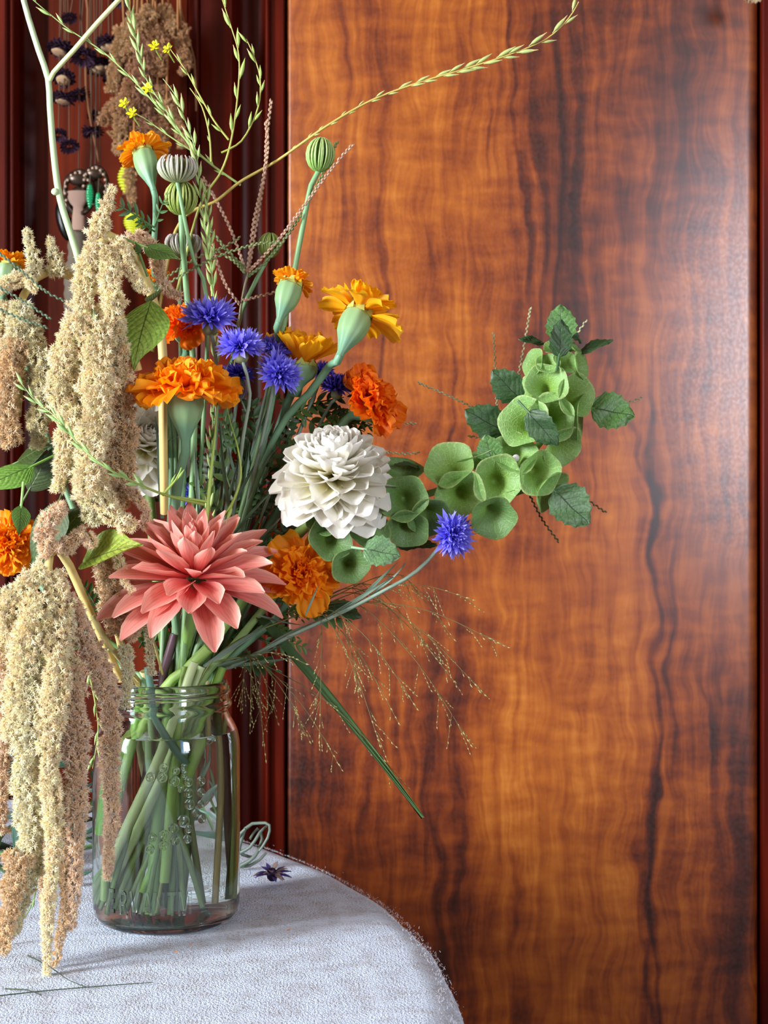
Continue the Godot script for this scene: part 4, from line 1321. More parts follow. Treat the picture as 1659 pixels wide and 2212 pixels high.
	var more := [["dark green leaf with pale veins behind the left tassels, above the bright leaf", 34, 1000, 118, 958, 0.0, 0.02, "leaf_pale_veins", 84, 104, 48, -0.2, 0.8], ["second dark pale-veined leaf lying behind the left tassels", 62, 1060, 112, 968, -0.01, 0.0, "leaf_pale_veins", 88, 108, 54, 0.4, 0.6],
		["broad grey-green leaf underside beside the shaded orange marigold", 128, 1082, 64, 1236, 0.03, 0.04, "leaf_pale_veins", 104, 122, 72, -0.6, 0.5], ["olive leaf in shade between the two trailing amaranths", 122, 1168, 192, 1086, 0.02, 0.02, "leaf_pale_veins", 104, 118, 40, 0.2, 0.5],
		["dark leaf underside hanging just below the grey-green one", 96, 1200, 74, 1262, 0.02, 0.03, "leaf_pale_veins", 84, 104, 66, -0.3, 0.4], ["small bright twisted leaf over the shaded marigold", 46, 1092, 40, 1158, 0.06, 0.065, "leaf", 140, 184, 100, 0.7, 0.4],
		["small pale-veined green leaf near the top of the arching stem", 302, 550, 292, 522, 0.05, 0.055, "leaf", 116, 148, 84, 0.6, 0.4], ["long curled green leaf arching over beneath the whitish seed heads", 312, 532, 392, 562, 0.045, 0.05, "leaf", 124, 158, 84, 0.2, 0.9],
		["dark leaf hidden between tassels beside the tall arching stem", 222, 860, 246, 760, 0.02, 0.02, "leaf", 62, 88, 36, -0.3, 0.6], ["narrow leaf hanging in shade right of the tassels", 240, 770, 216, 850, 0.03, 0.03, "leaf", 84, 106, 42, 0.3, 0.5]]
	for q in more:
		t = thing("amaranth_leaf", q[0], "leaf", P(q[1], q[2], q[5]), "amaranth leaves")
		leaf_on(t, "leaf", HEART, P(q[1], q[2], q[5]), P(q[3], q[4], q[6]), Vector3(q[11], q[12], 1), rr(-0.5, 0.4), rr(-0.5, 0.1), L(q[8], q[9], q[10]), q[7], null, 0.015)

func marigolds() -> void:
	marigold("topmost orange marigold seen from behind its blue-green cup, facing the upper left", P(307, 322, 0.0), Vector3(-0.32, 1.0, -0.45), S(56), 56, 0.4, [S(100), S(25), S(6)], [[336, 470, 0.0], [332, 560, -0.01], [340, 700, -0.02], [380, 1000, -0.02]], 0, 3.5)
	marigold("orange marigold cut by the left edge above the short amaranth spikes", P(20, 566, 0.01), Vector3(0.15, 1.0, -0.15), S(52), 42, 0.4, [S(60), S(28), S(8)], [[30, 700, 0.0], [120, 1000, -0.01], [240, 1300, 0.0]], 0)
	marigold("small half-open yellow-orange marigold with a long pale green cup", P(632, 606, 0.02), Vector3(0.3, 1.0, -0.3), S(48), 50, 0.45, [S(88), S(27), S(7)], [[600, 720, .015], [599, 790, .01], [560, 1000, 0.0], [480, 1300, 0.0]], 0, 4.0)
	marigold("yellow-orange marigold with few broad petals on the tall stem at right", P(780, 668, 0.02), Vector3(0.42, 1.0, -0.5), S(98), 30, 0.1, [S(108), S(32), S(8)], [[712, 790, .015], [668, 850, .01], [620, 900, 0.0], [560, 1020, 0.0], [480, 1260, 0.0]], 3, 6.0)
	marigold("yellow-orange marigold with upright petals behind the purple cornflowers", P(654, 772, 0.005), Vector3(0.16, 1.0, 0.12), S(104), 26, 0.0, [S(58), S(36), S(9)], [[630, 850, -.005], [590, 960, -0.01], [500, 1240, -0.01]], 3)
	marigold("deep red-orange marigold partly hidden by the leaf and the highest cornflower", P(402, 700, 0.0), Vector3(0.05, 0.9, 0.45), S(76), 62, 0.8, [S(50), S(28), S(8)], [[392, 800, 0.0], [396, 1000, 0.0]], 2)
	marigold("large ruffled orange marigold in front of the left stems", P(402, 826, 0.055), Vector3(0.03, 1.0, 0.12), S(112), 66, 0.8, [S(110), S(36), S(9)], [[388, 1020, .04], [378, 1120, .02], [376, 1300, 0.0]], 1, 8.0, 1.25)
	marigold("ruffled deep orange marigold seen sideways, right of the purple cornflowers", P(804, 866, 0.0), Vector3(0.72, 0.5, 0.25), S(84), 90, 0.8, [S(52), S(36), S(9)], [[700, 960, -0.01], [600, 1100, -0.02], [480, 1330, -0.01]], 2)
	marigold("ruffled orange marigold low beside the right petals of the pink dahlia", P(654, 1238, 0.03), Vector3(0.22, 0.3, 1.0), S(86), 44, 0.8, [S(40), S(30), S(8)], [[600, 1330, -0.01], [500, 1420, -0.01]], 1)
	marigold("orange marigold deep in shade at the left edge under the bright leaf", P(22, 1172, -0.015), Vector3(0.1, 0.4, 1.0), S(74), 60, 0.8, [S(40), S(30), S(8)], [[120, 1300, -0.02], [260, 1440, -0.01]], 1)
	marigold("orange marigold mostly hidden behind the pink drooping amaranth sprig", P(332, 600, -0.02), Vector3(0.1, 1.0, 0.2), S(40), 34, 0.6, [S(40), S(18), S(6)], [[340, 700, -0.02], [370, 1000, -0.02]], 1)
	marigold("orange marigold glimpsed behind the stems left of the white dahlia", P(596, 1130, -0.03), Vector3(0.1, 0.5, 0.6), S(48), 40, 0.6, [S(30), S(18), S(6)], [[540, 1300, -0.03]], 2)

func dahlias() -> void:
	dahlia("pink_dahlia", "large salmon-pink dahlia with long pointed petals above the jar", P(420, 1240, 0.05), Vector3(0.02, 0.92, 0.5), S(190), 70, [0.07, 0.11, 0.16, 0.19, 0.2, 0.18, 0.12, 0.02], Vector2(1.5, 0.7), 0.08, 1.72, Vector2(0.5, -0.45), [L(232, 100, 98), L(244, 162, 148), L(252, 212, 190)], [[400, 1400, 0.0], [392, 1450, 0.0]], 0.34)
	dahlia("white_dahlia", "white dahlia with cupped cream-hearted petals at the right of the bouquet", P(722, 1024, 0.035), Vector3(0.02, 0.85, 0.5), S(130), 150, [0.1, 0.17, 0.22, 0.27, 0.31, 0.33, 0.33, 0.31, 0.24, 0.08], Vector2(1.7, 0.9), 0.04, 2.05, Vector2(0.7, -0.1), [L(236, 226, 160), L(240, 236, 226), L(246, 245, 242)], [[668, 1128, .02], [590, 1210, .0], [500, 1330, -0.005], [440, 1420, 0.0]], 0.5)
	dahlia("white_dahlia", "white dahlia mostly hidden behind the cream amaranth stem on the left", P(318, 960, -0.035), Vector3(0.2, 0.4, 0.8), S(112), 70, [0.1, 0.17, 0.22, 0.27, 0.31, 0.33, 0.33, 0.31, 0.24, 0.08], Vector2(1.7, 0.9), 0.05, 1.8, Vector2(0.7, -0.1), [L(236, 226, 150), L(240, 236, 226), L(246, 245, 242)], [[330, 1150, -.04], [350, 1350, -0.02]], 0.45)

func cornflowers() -> void:
	cornflower("highest violet-blue cornflower, in front of the red-orange marigold", P(452, 690, 0.03), Vector3(-0.05, 1.0, 0.35), S(62), 30, [[456, 720, .03], [468, 800, .02], [462, 1000, 0.0], [420, 1300, 0.0]], [[470, 860, 500, 770, 0.0, 0.01]])
	cornflower("violet-blue cornflower just right of the highest one, on a grey bud", P(520, 752, 0.04), Vector3(0.02, 1.0, 0.3), S(58), 28, [[524, 780, .04], [540, 850, .035], [526, 940, .03], [508, 1080, .01], [470, 1300, 0.0]], [[536, 900, 516, 850, .032, .04], [512, 1040, 478, 920, .015, .03], [500, 1100, 560, 990, .01, .0]])
	cornflower("violet-blue cornflower facing right above the white dahlia's upper left", P(604, 808, 0.03), Vector3(0.45, 0.6, 0.5), S(56), 34, [[588, 850, .025], [566, 950, .01], [530, 1100, 0.0], [470, 1320, 0.0]], [[560, 980, 596, 900, .01, .01], [548, 1040, 600, 960, .0, .01]])
	cornflower("purple cornflower half hidden between the cornflower pair and the yellow-orange marigold", P(590, 756, 0.01), Vector3(0.2, 0.9, 0.3), S(44), 24, [[580, 830, .0], [540, 1000, -0.01], [480, 1300, -0.01]], [])
	cornflower("dark purple cornflower left of the sideways orange marigold", P(728, 838, -0.005), Vector3(0.1, 1.0, 0.2), S(46), 22, [[716, 870, -.01], [670, 960, -0.02], [560, 1200, -0.02]], [], 1.0)
	cornflower("dark purple cornflower tucked below the tall marigold's stem", P(690, 806, -0.01), Vector3(0.0, 1.0, 0.4), S(36), 20, [[676, 860, -.015], [600, 1050, -0.02], [500, 1300, -0.02]], [], 1.0)
	cornflower("lone violet-blue cornflower reaching out far right on a grey-green stem", P(976, 1152, 0.03), Vector3(0.62, -0.05, 0.62), S(56), 38, [[956, 1172, .03], [900, 1234, .035], [840, 1270, .04], [740, 1322, .035], [630, 1372, .02], [500, 1440, 0.0]],
		[[800, 1288, 876, 1216, .038, .045], [760, 1312, 860, 1214, .036, .03], [720, 1330, 800, 1290, .036, .04], [690, 1346, 850, 1246, .03, .045], [620, 1376, 760, 1300, .02, .04], [560, 1410, 700, 1340, .01, .02]])
	cornflower("small blue cornflower deep in shade among the stems above the pink dahlia", P(416, 1070, -0.02), Vector3(0.0, 0.8, 0.6), S(36), 20, [[410, 1120, -.02], [400, 1300, -0.02]], [])
	cornflower("pale lilac faded cornflower behind the front marigold's right side", P(516, 812, -0.005), Vector3(0.1, 1.0, 0.2), S(40), 22, [[512, 860, -.01], [480, 1100, -0.01]], [], 1.0)

func seeds_and_grasses() -> void:
	var g0 := L(126, 172, 84)
	var g1 := L(186, 206, 132)
	seed_head("round green striped seed head on the tall stem before the door", P(692, 334, 0.0), Vector3(0.12, 1, 0.1), S(30), S(37), 0.0, g0, g1, [[672, 400, 0.0], [650, 510, 0.0], [618, 680, 0.0], [560, 960, 0.0], [470, 1300, 0.0]], 5.5)
	seed_head("green striped seed head below the whitish open one", P(391, 428, 0.01), Vector3(0.0, 1, 0.1), S(34), S(36), 0.1, L(132, 156, 66), L(182, 194, 110), [[394, 520, 0.01], [402, 620, 0.0], [420, 900, 0.0]], 6.0)
	seed_head("whitish open seed head like a brush, directly under the yellow-green stems", P(383, 364, 0.02), Vector3(0.02, 1, 0.05), S(38), S(29), 0.75, L(150, 166, 110), L(206, 196, 190), [[392, 440, .02], [418, 560, 0.015], [446, 640, 0.01], [440, 900, 0.0]], 4.0)
	seed_head("second whitish open seed head, lower and behind two green stems", P(396, 528, -0.02), Vector3(0.0, 1, 0.1), S(36), S(26), 0.75, L(130, 146, 96), L(190, 180, 176), [[388, 600, -.02], [390, 900, -0.02]], 4.0)
	seed_head("olive striped seed head low in front of the wooden upright", P(582, 530, -0.02), Vector3(0.12, 1, 0.1), S(24), S(28), 0.0, L(112, 132, 56), L(150, 164, 88), [[556, 600, -.02], [510, 720, -0.02], [480, 1000, -0.02]], 4.5)
	seed_head("lilac-white open seed head behind the cornflowers", P(500, 840, -0.02), Vector3(0.1, 1, 0.2), S(34), S(32), 0.8, L(150, 130, 150), L(196, 180, 200), [[496, 900, -.02], [460, 1200, -0.02]], 4.0)
	# wild mustard
	var a := L(160, 166, 76)
	var b := L(176, 176, 92)
	pod_stem("longest mustard stem sweeping to the upper right across the door", "wild_mustard", "stem", [[0.46, 1.0, 16, 35, [330, 760, -0.02], [380, 498, -.02], [470, 432, -0.02], [520, 392, -.015], [600, 346, -0.01], [700, 276, 0.0], [800, 218, 0.0], [900, 180, 0.0], [1000, 150, 0.0], [1100, 118, 0.0], [1180, 84, 0.0], [1228, 40, 0.0], [1250, 4, 0.0]]], S(4.6), L(170, 150, 70), L(196, 176, 96), false, L(172, 182, 112), 1)
	pod_stem("mustard stem forking below the picture's top with pods up its two arms", "wild_mustard", "stem", [[0.55, 1.0, 34, 44, [380, 640, -.01], [430, 450, -0.01], [478, 370, -0.01], [500, 300, -0.01], [514, 200, -0.01], [516, 120, -0.01], [500, 60, -0.01], [474, -20, -0.01]], [0.3, 1.0, 18, 34, [478, 330, -.01], [510, 314, -0.01], [532, 290, -0.01], [558, 230, -0.01], [562, 170, -0.01], [548, 120, -0.01], [532, 84, -0.01]], [0.1, 1.0, 26, 26, [494, 302, -0.01], [462, 260, -0.01], [428, 200, -.01], [400, 150, -0.01], [372, 112, -.01], [364, 100, -0.01]], [0.3, 0.9, 40, 20, [456, 350, -.01], [452, 290, -0.01], [436, 230, -.01], [410, 190, -0.01]]], S(3.6), a, b, false, L(160, 186, 96))
	pod_stem("upright mustard stem packed with pods, standing before the dark upright", "wild_mustard", "stem", [[0.4, 0.98, 12, 40, [462, 860, 0.0], [462, 640, 0.0], [452, 560, 0.0], [440, 470, 0.005], [430, 400, 0.01], [424, 330, 0.01], [400, 260, .01], [378, 205, .01], [352, 170, .01]], [0.1, 1.0, 12, 40, [458, 640, .0], [456, 560, 0.0], [450, 470, 0.0], [444, 400, 0.0]]], S(3.2), L(150, 180, 90), L(160, 190, 120), true, L(170, 194, 112))
	pod_stem("thin mustard stem crossing from the top left corner to the fork's foot", "wild_mustard", "stem", [[0.08, 1.0, 26, 34, [520, 400, -0.02], [450, 350, -.02], [400, 300, -0.02], [340, 230, -0.02], [280, 165, -0.02], [220, 110, -0.02], [150, 64, -0.02], [100, 24, -0.02], [60, -10, -.02]], [0.2, 1.0, 15, 40, [420, 330, -.02], [360, 240, -0.02], [316, 170, -.02], [298, 100, -0.02], [284, 40, -0.02], [276, -10, -.02]], [0.2, 0.9, 30, 20, [420, 330, -.02], [360, 290, -0.02], [310, 254, -0.02], [286, 244, -.02]]], S(3.0), L(150, 176, 96), L(150, 180, 110), false, L(160, 186, 110))
	pod_stem("thin mustard stem with thick green pods lying across the left amaranth", "wild_mustard", "stem", [[0.3, 1.0, 15, 36, [440, 1090, 0.05], [360, 1070, .065], [300, 1046, 0.085], [230, 1010, 0.1], [170, 960, 0.1], [120, 900, 0.1], [80, 870, 0.095], [40, 820, .09]]], S(3.4), L(140, 160, 70), L(150, 180, 110), false, L(150, 186, 112))
	pod_stem("pale green stem standing upright between front marigold and pink dahlia", "wild_mustard", "stem", [[2, 2, 9, 9, [444, 1150, 0.045], [452, 1060, 0.045], [464, 940, 0.04], [470, 860, 0.03]], [2, 2, 9, 9, [448, 1084, .045], [410, 1078, 0.05], [360, 1070, .06]], [0.5, 1.0, 12, 26, [350, 1070, .065], [380, 1036, .065], [392, 1010, .065]]], S(5.0), L(160, 184, 84), L(150, 180, 80), false, L(150, 186, 90))
	pod_stem("curving yellow-green mustard stem with two pods above the pink dahlia", "wild_mustard", "stem", [[2, 2, 9, 9, [468, 1130, 0.03], [500, 1090, 0.03], [520, 1030, 0.03], [514, 970, 0.03], [500, 920, .025], [490, 880, .02]], [0.0, 1.0, 30, 42, [500, 1090, .03], [484, 1112, .035], [470, 1126, .04]]], S(3.6), L(166, 186, 86), L(150, 176, 84), false, L(170, 190, 100))
	pod_stem("small mustard sprig with pods hanging left of the jar rim", "wild_mustard", "stem", [[0.2, 1.0, 20, 36, [240, 1400, .03], [196, 1440, .03], [206, 1520, .03], [212, 1580, .03], [200, 1660, .035]]], S(2.8), L(150, 170, 80), L(170, 180, 96), false, L(160, 190, 110))
	pod_stem("leafless bent mustard stalk dangling behind the tails onto the cloth", "wild_mustard", "stem", [[0.4, 1.0, 30, 30, [100, 1700, .06], [82, 1880, .06], [70, 1950, .06], [40, 2000, .06], [10, 2030, .06]]], S(3.0), L(130, 160, 80), L(120, 140, 80), false, L(130, 160, 96))
	# yellow blossoms
	var pet := blade([0.05, 0.12, 0.26, 0.3, 0.22, 0.08], -0.3, -0.4, 0.02, 3.0, L(200, 196, 10), L(244, 222, 4), L(250, 232, 30), 5, 6).mesh()
	for q in [[332, 98, "yellow mustard blossom with a bud at the upper tip of the forked stem"], [360, 104, "yellow mustard blossom beside the bud, open towards the viewer"], [318, 190, "yellow mustard blossom where two green stems cross"], [266, 222, "yellow mustard blossom above the topmost marigold, left one"], [284, 243, "wilted yellow mustard blossom above the topmost marigold"]]:
		var at := P(q[0], q[1], -0.012)
		var t := thing("mustard_blossom", q[2], "flower", at, "yellow mustard blossoms")
		var ax := Vector3(rr(-0.8, 0.1), rr(0.1, 0.6), 0.8).normalized()
		for j in 8:
			var f := frame(at, ax)
			var az := TAU * j / 4.0 + (0.6 if j > 3 else 0.0)
			var rad := f.basis.x * cos(az) + f.basis.z * sin(az)
			part(t, "petal", pet, mats["silk"], face(at - ax * (0.002 if j > 3 else 0.0), rad + ax * 0.4, ax, S(13)))
		var m := MB.new()
		m.ball(Vector3.ZERO, Vector3(S(3), S(7), S(3)), L(196, 200, 70), 8, 5)
		part(t, "bud", m.mesh(), mats["silk"], frame(at + Vector3(0.002, 0.002, 0), Vector3(-0.4, 1, 0)))
		m = MB.new()
		m.tube(PackedVector3Array([at, at + Vector3(0.002, -0.004, -0.003), at + Vector3(0.004, -0.007, -0.008)]), PackedFloat32Array([0.0006, 0.0005, 0.0004]), 5, L(150, 180, 80), L(150, 180, 80))
		part(t, "stalk", m.mesh(), mats["stem"])
	# the thick pale forked stem
	var y := thing("forked_stalk", "thick pale green stem forking in a Y at upper left", "stem", P(160, 530, -0.03))
	stem(y, pix([[300, 1000, -.04], [214, 720, -.035], [164, 540, -0.03], [130, 430, -0.03], [116, 330, -0.03], [108, 230, -0.03], [104, 170, -0.03], [84, 110, -0.03], [62, 40, -0.03], [46, -20, -0.03]]), S(9.5), S(6.2), L(160, 192, 128), L(184, 204, 168), 12, "stem", 0.02)
	stem(y, pix([[106, 176, -.03], [116, 156, -0.028], [160, 108, -0.02], [210, 50, -0.015], [266, -10, -0.01]]), S(5.6), S(5.6), L(196, 212, 150), L(204, 200, 150), 12, "stem", 0.02)
	var nb := MB.new()
	nb.ball(Vector3.ZERO, Vector3(S(9), S(8), S(8)), L(190, 214, 170), 10, 7)
	part(y, "node_bud", nb.mesh(), mats["stem"], Transform3D(Basis(), P(119, 414, -.028)))
	# finger grass
	var gk := L(182, 146, 122)
	var gg := L(118, 132, 84)
	var t := thing("finger_grass", "brown finger grass with spikes radiating upward behind the cornflowers", "grass", P(520, 660, -0.015))
	stem(t, into_jar(pix([[536, 590, -.015], [522, 650, -0.015], [508, 780, -.015], [470, 1100, -.015]])), S(2.6), S(3), L(140, 126, 96), L(130, 140, 80), 6)
	for q in [[[536, 590, -.015], [556, 470, -.015], [572, 370, -.01], [576, 300, -.01], [586, 216, -.01]], [[534, 590, -.015], [548, 480, -.01], [566, 400, -.01], [578, 320, -.005], [574, 262, -.005]], [[534, 590, -.015], [600, 520, 0.0], [660, 440, .005], [720, 360, .005], [762, 312, .005]], [[532, 600, -.015], [580, 560, -.01], [640, 480, -.01], [690, 390, -.01], [728, 306, -.01]],
		[[530, 584, -.015], [500, 500, -.02], [460, 420, -.02], [438, 384, -.02]], [[530, 580, -.015], [490, 540, -.01], [450, 490, -.01]], [[520, 660, -.015], [490, 620, -.01], [470, 570, -.01], [450, 500, -.01]], [[522, 650, -.015], [560, 640, -.01], [600, 630, -.01]], [[530, 590, -.015], [500, 560, -.02], [460, 540, -.02]]]:
		spike(t, q, 0.00068, gk if rg.randf() < 0.8 else gg)
	t = thing("finger_grass", "green grass spikes lying level across the seed head stems", "grass", P(400, 590, 0.015))
	for q in [[[320, 640, .01], [400, 590, .015], [480, 550, .02], [560, 526, .02], [610, 524, .02]], [[330, 620, 0.0], [420, 560, 0.0], [480, 535, 0.0], [520, 512, 0.0]]]: spike(t, q, 0.0006, gg)
	t = thing("finger_grass", "dark green grass spikes crossing the left amaranth", "grass", P(60, 620, 0.06))
	for q in [[[-10, 540, .06], [40, 580, .06], [100, 630, .06], [140, 650, .06]], [[-10, 616, .06], [50, 650, .06], [110, 690, .06]], [[-10, 664, .06], [50, 690, .06], [104, 708, .06]]]: spike(t, q, 0.0006, L(96, 116, 92))
	t = thing("finger_grass", "grass spikes sticking out straight around the bells of Ireland", "grass", P(1010, 872, -0.03))
	for q in [[[1060, 900, -.03], [980, 860, -.03], [902, 826, -.03]], [[1074, 890, -.03], [1070, 800, -.03], [1066, 718, -.03]], [[1100, 900, -.03], [1126, 780, -.03], [1146, 664, -.03]], [[1340, 876, -.03], [1390, 858, -.03]], [[1140, 1060, -.03], [1170, 1120, -.03], [1208, 1172, -.03]], [[1240, 1060, -.03], [1310, 1108, -.03]], [[1240, 730, -.02], [1268, 690, -.02]], [[790, 916, -.01], [850, 912, -.01], [900, 916, -.01]], [[830, 976, -.01], [870, 980, -.01], [908, 978, -.01]], [[1010, 942, -.03], [1060, 948, -.03]]]: spike(t, q, 0.00055, L(176, 176, 136) if q[0][1] < 1000 else L(80, 92, 54))
	# witch grass haze and a single blade
	panicle("airy witch grass panicle spreading wide under the bells, with tiny pale seeds", P(640, 1330, 0.02), [[760, 1300, 1016, 1608, .03], [740, 1300, 1086, 1394, .03], [720, 1320, 900, 1530, .04], [700, 1330, 820, 1608, .04], [760, 1280, 1046, 1500, .02], [800, 1270, 1020, 1296, .02], [690, 1330, 690, 1600, .03], [700, 1330, 860, 1560, .02], [780, 1260, 940, 1420, .01], [760, 1270, 980, 1470, .01], [720, 1310, 780, 1500, .02], [840, 1240, 980, 1380, .0]], 26)
	panicle("smaller witch grass panicle drooping right of the jar rim", P(520, 1420, 0.01), [[540, 1420, 574, 1640, .02], [540, 1420, 540, 1580, .02], [550, 1420, 668, 1600, .02], [560, 1410, 660, 1434, .03], [560, 1430, 738, 1662, .02], [530, 1420, 520, 1530, .01], [545, 1420, 600, 1560, .0], [560, 1430, 880, 1700, .01]], 20)
	t = thing("witch_grass_leaf", "single long dark green grass blade slanting down right past the jar", "leaf", P(600, 1390, 0.0))
	leaf_on(t, "blade", [0.02, 0.021, 0.022, 0.021, 0.018, 0.014, 0.008, 0.0], P(560, 1330, 0.0), P(912, 1766, 0.03), Vector3(0.3, 0.5, 0.8), 0.5, -0.2, L(62, 92, 52), "leaf_plain", L(74, 106, 56))

func panicle(label: String, at: Vector3, br: Array, seeds: int) -> void:
	var t := thing("witch_grass", label, "grass", at)
	var s := stem(t, into_jar(PackedVector3Array([at, at.lerp(JAR + Vector3(0, 0.16, 0), 0.5)])), 0.0005, 0.0008, L(120, 120, 66), L(120, 140, 70), 5)
	var grain := spindle(0.2, 0.6, L(158, 152, 96), L(184, 172, 118)).mesh()
	for q in br:
		var a := P(q[0], q[1], q[4])
		var b := P(q[2], q[3], q[4] + 0.015)
		var sag := Vector3(0.1, 0.6, 0.2) * a.distance_to(b) * 0.14
		var c := curve(PackedVector3Array([at, a, a.lerp(b, 0.5) + sag, b]), 0.006)
		var m := MB.new()
		m.tube(c, taper(c.size(), 0.00035, 0.00014), 4, L(88, 88, 48), L(122, 108, 66))
		var xs: Array[Transform3D] = []
		for j in seeds / 2:
			var f := int(lerpf(0.35, 0.98, rg.randf()) * (c.size() - 2))
			var tan := (c[f + 1] - c[f]).normalized()
			var off := (tan * 0.7 + Vector3(rr(-0.6, 0.6), rr(-1.0, 0.0), rr(-0.6, 0.6))).normalized()
			var len := rr(0.004, 0.022)
			var e := c[f] + off * len
			m.tube(PackedVector3Array([c[f], c[f] + off * len * 0.5 + Vector3(0, 0.0008, 0), e]), PackedFloat32Array([0.00018, 0.00014, 0.0001]), 3, L(98, 90, 52), L(120, 106, 66))
			for k in int(1 + len / 0.004):
				xs.append(frame(c[f].lerp(e, 1.0 - k * 0.17), off + Vector3(rr(-0.3, 0.3), rr(-0.3, 0.3), 0), 0.0, rr(0.0012, 0.0021)))
		for j in 7: xs.append(frame(c[c.size() - 1 - j % 4], b - a, 0.0, rr(0.0018, 0.0028)))
		var bp := part(t, "branch", m.mesh(), mats["dry"])
		scatter(bp, "seeds", grain, mats["dry"], xs, [])

func bells_of_ireland() -> void:
	make_bells()
	var t := thing("bells_of_ireland", "stem of green bells of Ireland curving out right and turning upward", "flower", P(560, 1290, 0.0))
	stem(t, into_jar(pix([[1212, 720, 0.0], [1208, 800, 0.0], [1196, 900, -0.005], [1160, 965, -0.01], [1060, 1022, -0.01], [940, 1062, -0.01], [820, 1104, -0.005], [700, 1180, 0.0], [600, 1280, 0.0], [500, 1400, 0.0]])), S(7), S(9), L(150, 182, 110), L(120, 150, 80), 8)
	# bells: x, y of the opening, radius, way it faces, shaded or not
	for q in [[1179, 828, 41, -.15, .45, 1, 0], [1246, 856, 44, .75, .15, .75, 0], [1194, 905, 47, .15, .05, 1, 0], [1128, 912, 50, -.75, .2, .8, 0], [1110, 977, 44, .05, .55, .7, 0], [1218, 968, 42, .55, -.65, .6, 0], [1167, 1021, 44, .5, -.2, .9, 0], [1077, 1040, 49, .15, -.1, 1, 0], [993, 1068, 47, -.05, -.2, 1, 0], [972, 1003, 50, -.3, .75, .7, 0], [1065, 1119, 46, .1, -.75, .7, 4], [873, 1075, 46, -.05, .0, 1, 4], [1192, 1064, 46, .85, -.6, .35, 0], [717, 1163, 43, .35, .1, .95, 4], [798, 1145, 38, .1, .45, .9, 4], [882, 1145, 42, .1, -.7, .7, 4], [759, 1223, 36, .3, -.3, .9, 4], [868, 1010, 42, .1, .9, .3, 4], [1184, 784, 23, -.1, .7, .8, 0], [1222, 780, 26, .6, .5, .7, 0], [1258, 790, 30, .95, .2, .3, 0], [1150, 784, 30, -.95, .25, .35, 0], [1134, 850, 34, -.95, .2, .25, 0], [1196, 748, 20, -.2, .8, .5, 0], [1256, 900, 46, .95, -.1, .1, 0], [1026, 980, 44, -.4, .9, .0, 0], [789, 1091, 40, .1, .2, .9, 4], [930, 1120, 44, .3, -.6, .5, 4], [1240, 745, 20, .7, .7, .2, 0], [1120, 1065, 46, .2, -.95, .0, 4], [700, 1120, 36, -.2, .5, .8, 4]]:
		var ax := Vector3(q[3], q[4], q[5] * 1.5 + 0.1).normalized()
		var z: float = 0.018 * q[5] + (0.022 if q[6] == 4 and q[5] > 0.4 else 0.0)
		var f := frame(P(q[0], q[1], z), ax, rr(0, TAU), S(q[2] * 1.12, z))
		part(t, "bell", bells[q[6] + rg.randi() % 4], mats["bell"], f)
	var wm := MB.new()
	wm.ball(Vector3.ZERO, Vector3(S(8), S(9), S(8)), L(226, 216, 220), 10, 7)
	var dm := wm.mesh()
	for q in [[1114, 990, .012], [1136, 1012, .004], [1046, 1100, .004], [792, 1142, 0.0]]:
		part(t, "inner_flower", dm, mats["silk"], Transform3D(Basis(Vector3.FORWARD, 0.6), P(q[0], q[1], q[2])))
	# scalloped leaves: base, tip, half width share, face, shade
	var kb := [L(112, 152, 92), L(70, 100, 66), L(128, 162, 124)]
	for q in [[1212, 738, 1212, 660, .44, 0, .3, 1, 0, .012], [1208, 770, 1216, 692, .34, .2, .0, 1, 1, .026], [1254, 762, 1318, 726, .28, .2, .8, .5, 1, .0], [1172, 742, 1124, 726, .3, -.2, .7, .6, 1, 0], [1124, 862, 1066, 802, .42, -.3, .2, 1, 1, -.004], [1090, 934, 1010, 884, .42, -.2, .4, 1, 1, -.006], [1278, 882, 1370, 894, .46, .1, .2, 1, 0, 0], [1196, 1060, 1276, 1126, .48, .2, .3, 1, 2, .006], [1142, 890, 1200, 962, .34, -.5, .1, .8, 1, .028], [1062, 996, 1050, 942, .5, -.1, .4, .9, 0, .012], [786, 1186, 862, 1196, .46, .1, .4, 1, 2, .05], [908, 1010, 856, 994, .3, 0, .9, .3, 1, 0], [1250, 732, 1232, 716, .4, .3, .3, .8, 1, .006], [860, 1180, 940, 1166, .3, .1, .8, .5, 1, -.006], [1110, 985, 1090, 938, .4, -.1, .3, .9, 2, .0], [700, 1310, 780, 1322, .4, .1, .8, .5, 1, .0]]:
		var m := scallop(q[4], kb[q[8]])
		var base := P(q[0], q[1], q[9])
		var tip := P(q[2], q[3], q[9] + 0.004)
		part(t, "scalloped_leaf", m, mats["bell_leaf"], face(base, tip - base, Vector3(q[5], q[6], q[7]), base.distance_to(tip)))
		var s := MB.new()
		s.tube(PackedVector3Array([base - (tip - base) * 0.35 + Vector3(0, 0, -0.006), base, base + (tip - base) * 0.1]), PackedFloat32Array([0.001, 0.0008, 0.0005]), 6, kb[q[8]], kb[q[8]])
		part(t, "leaf_stalk", s.mesh(), mats["stem"])

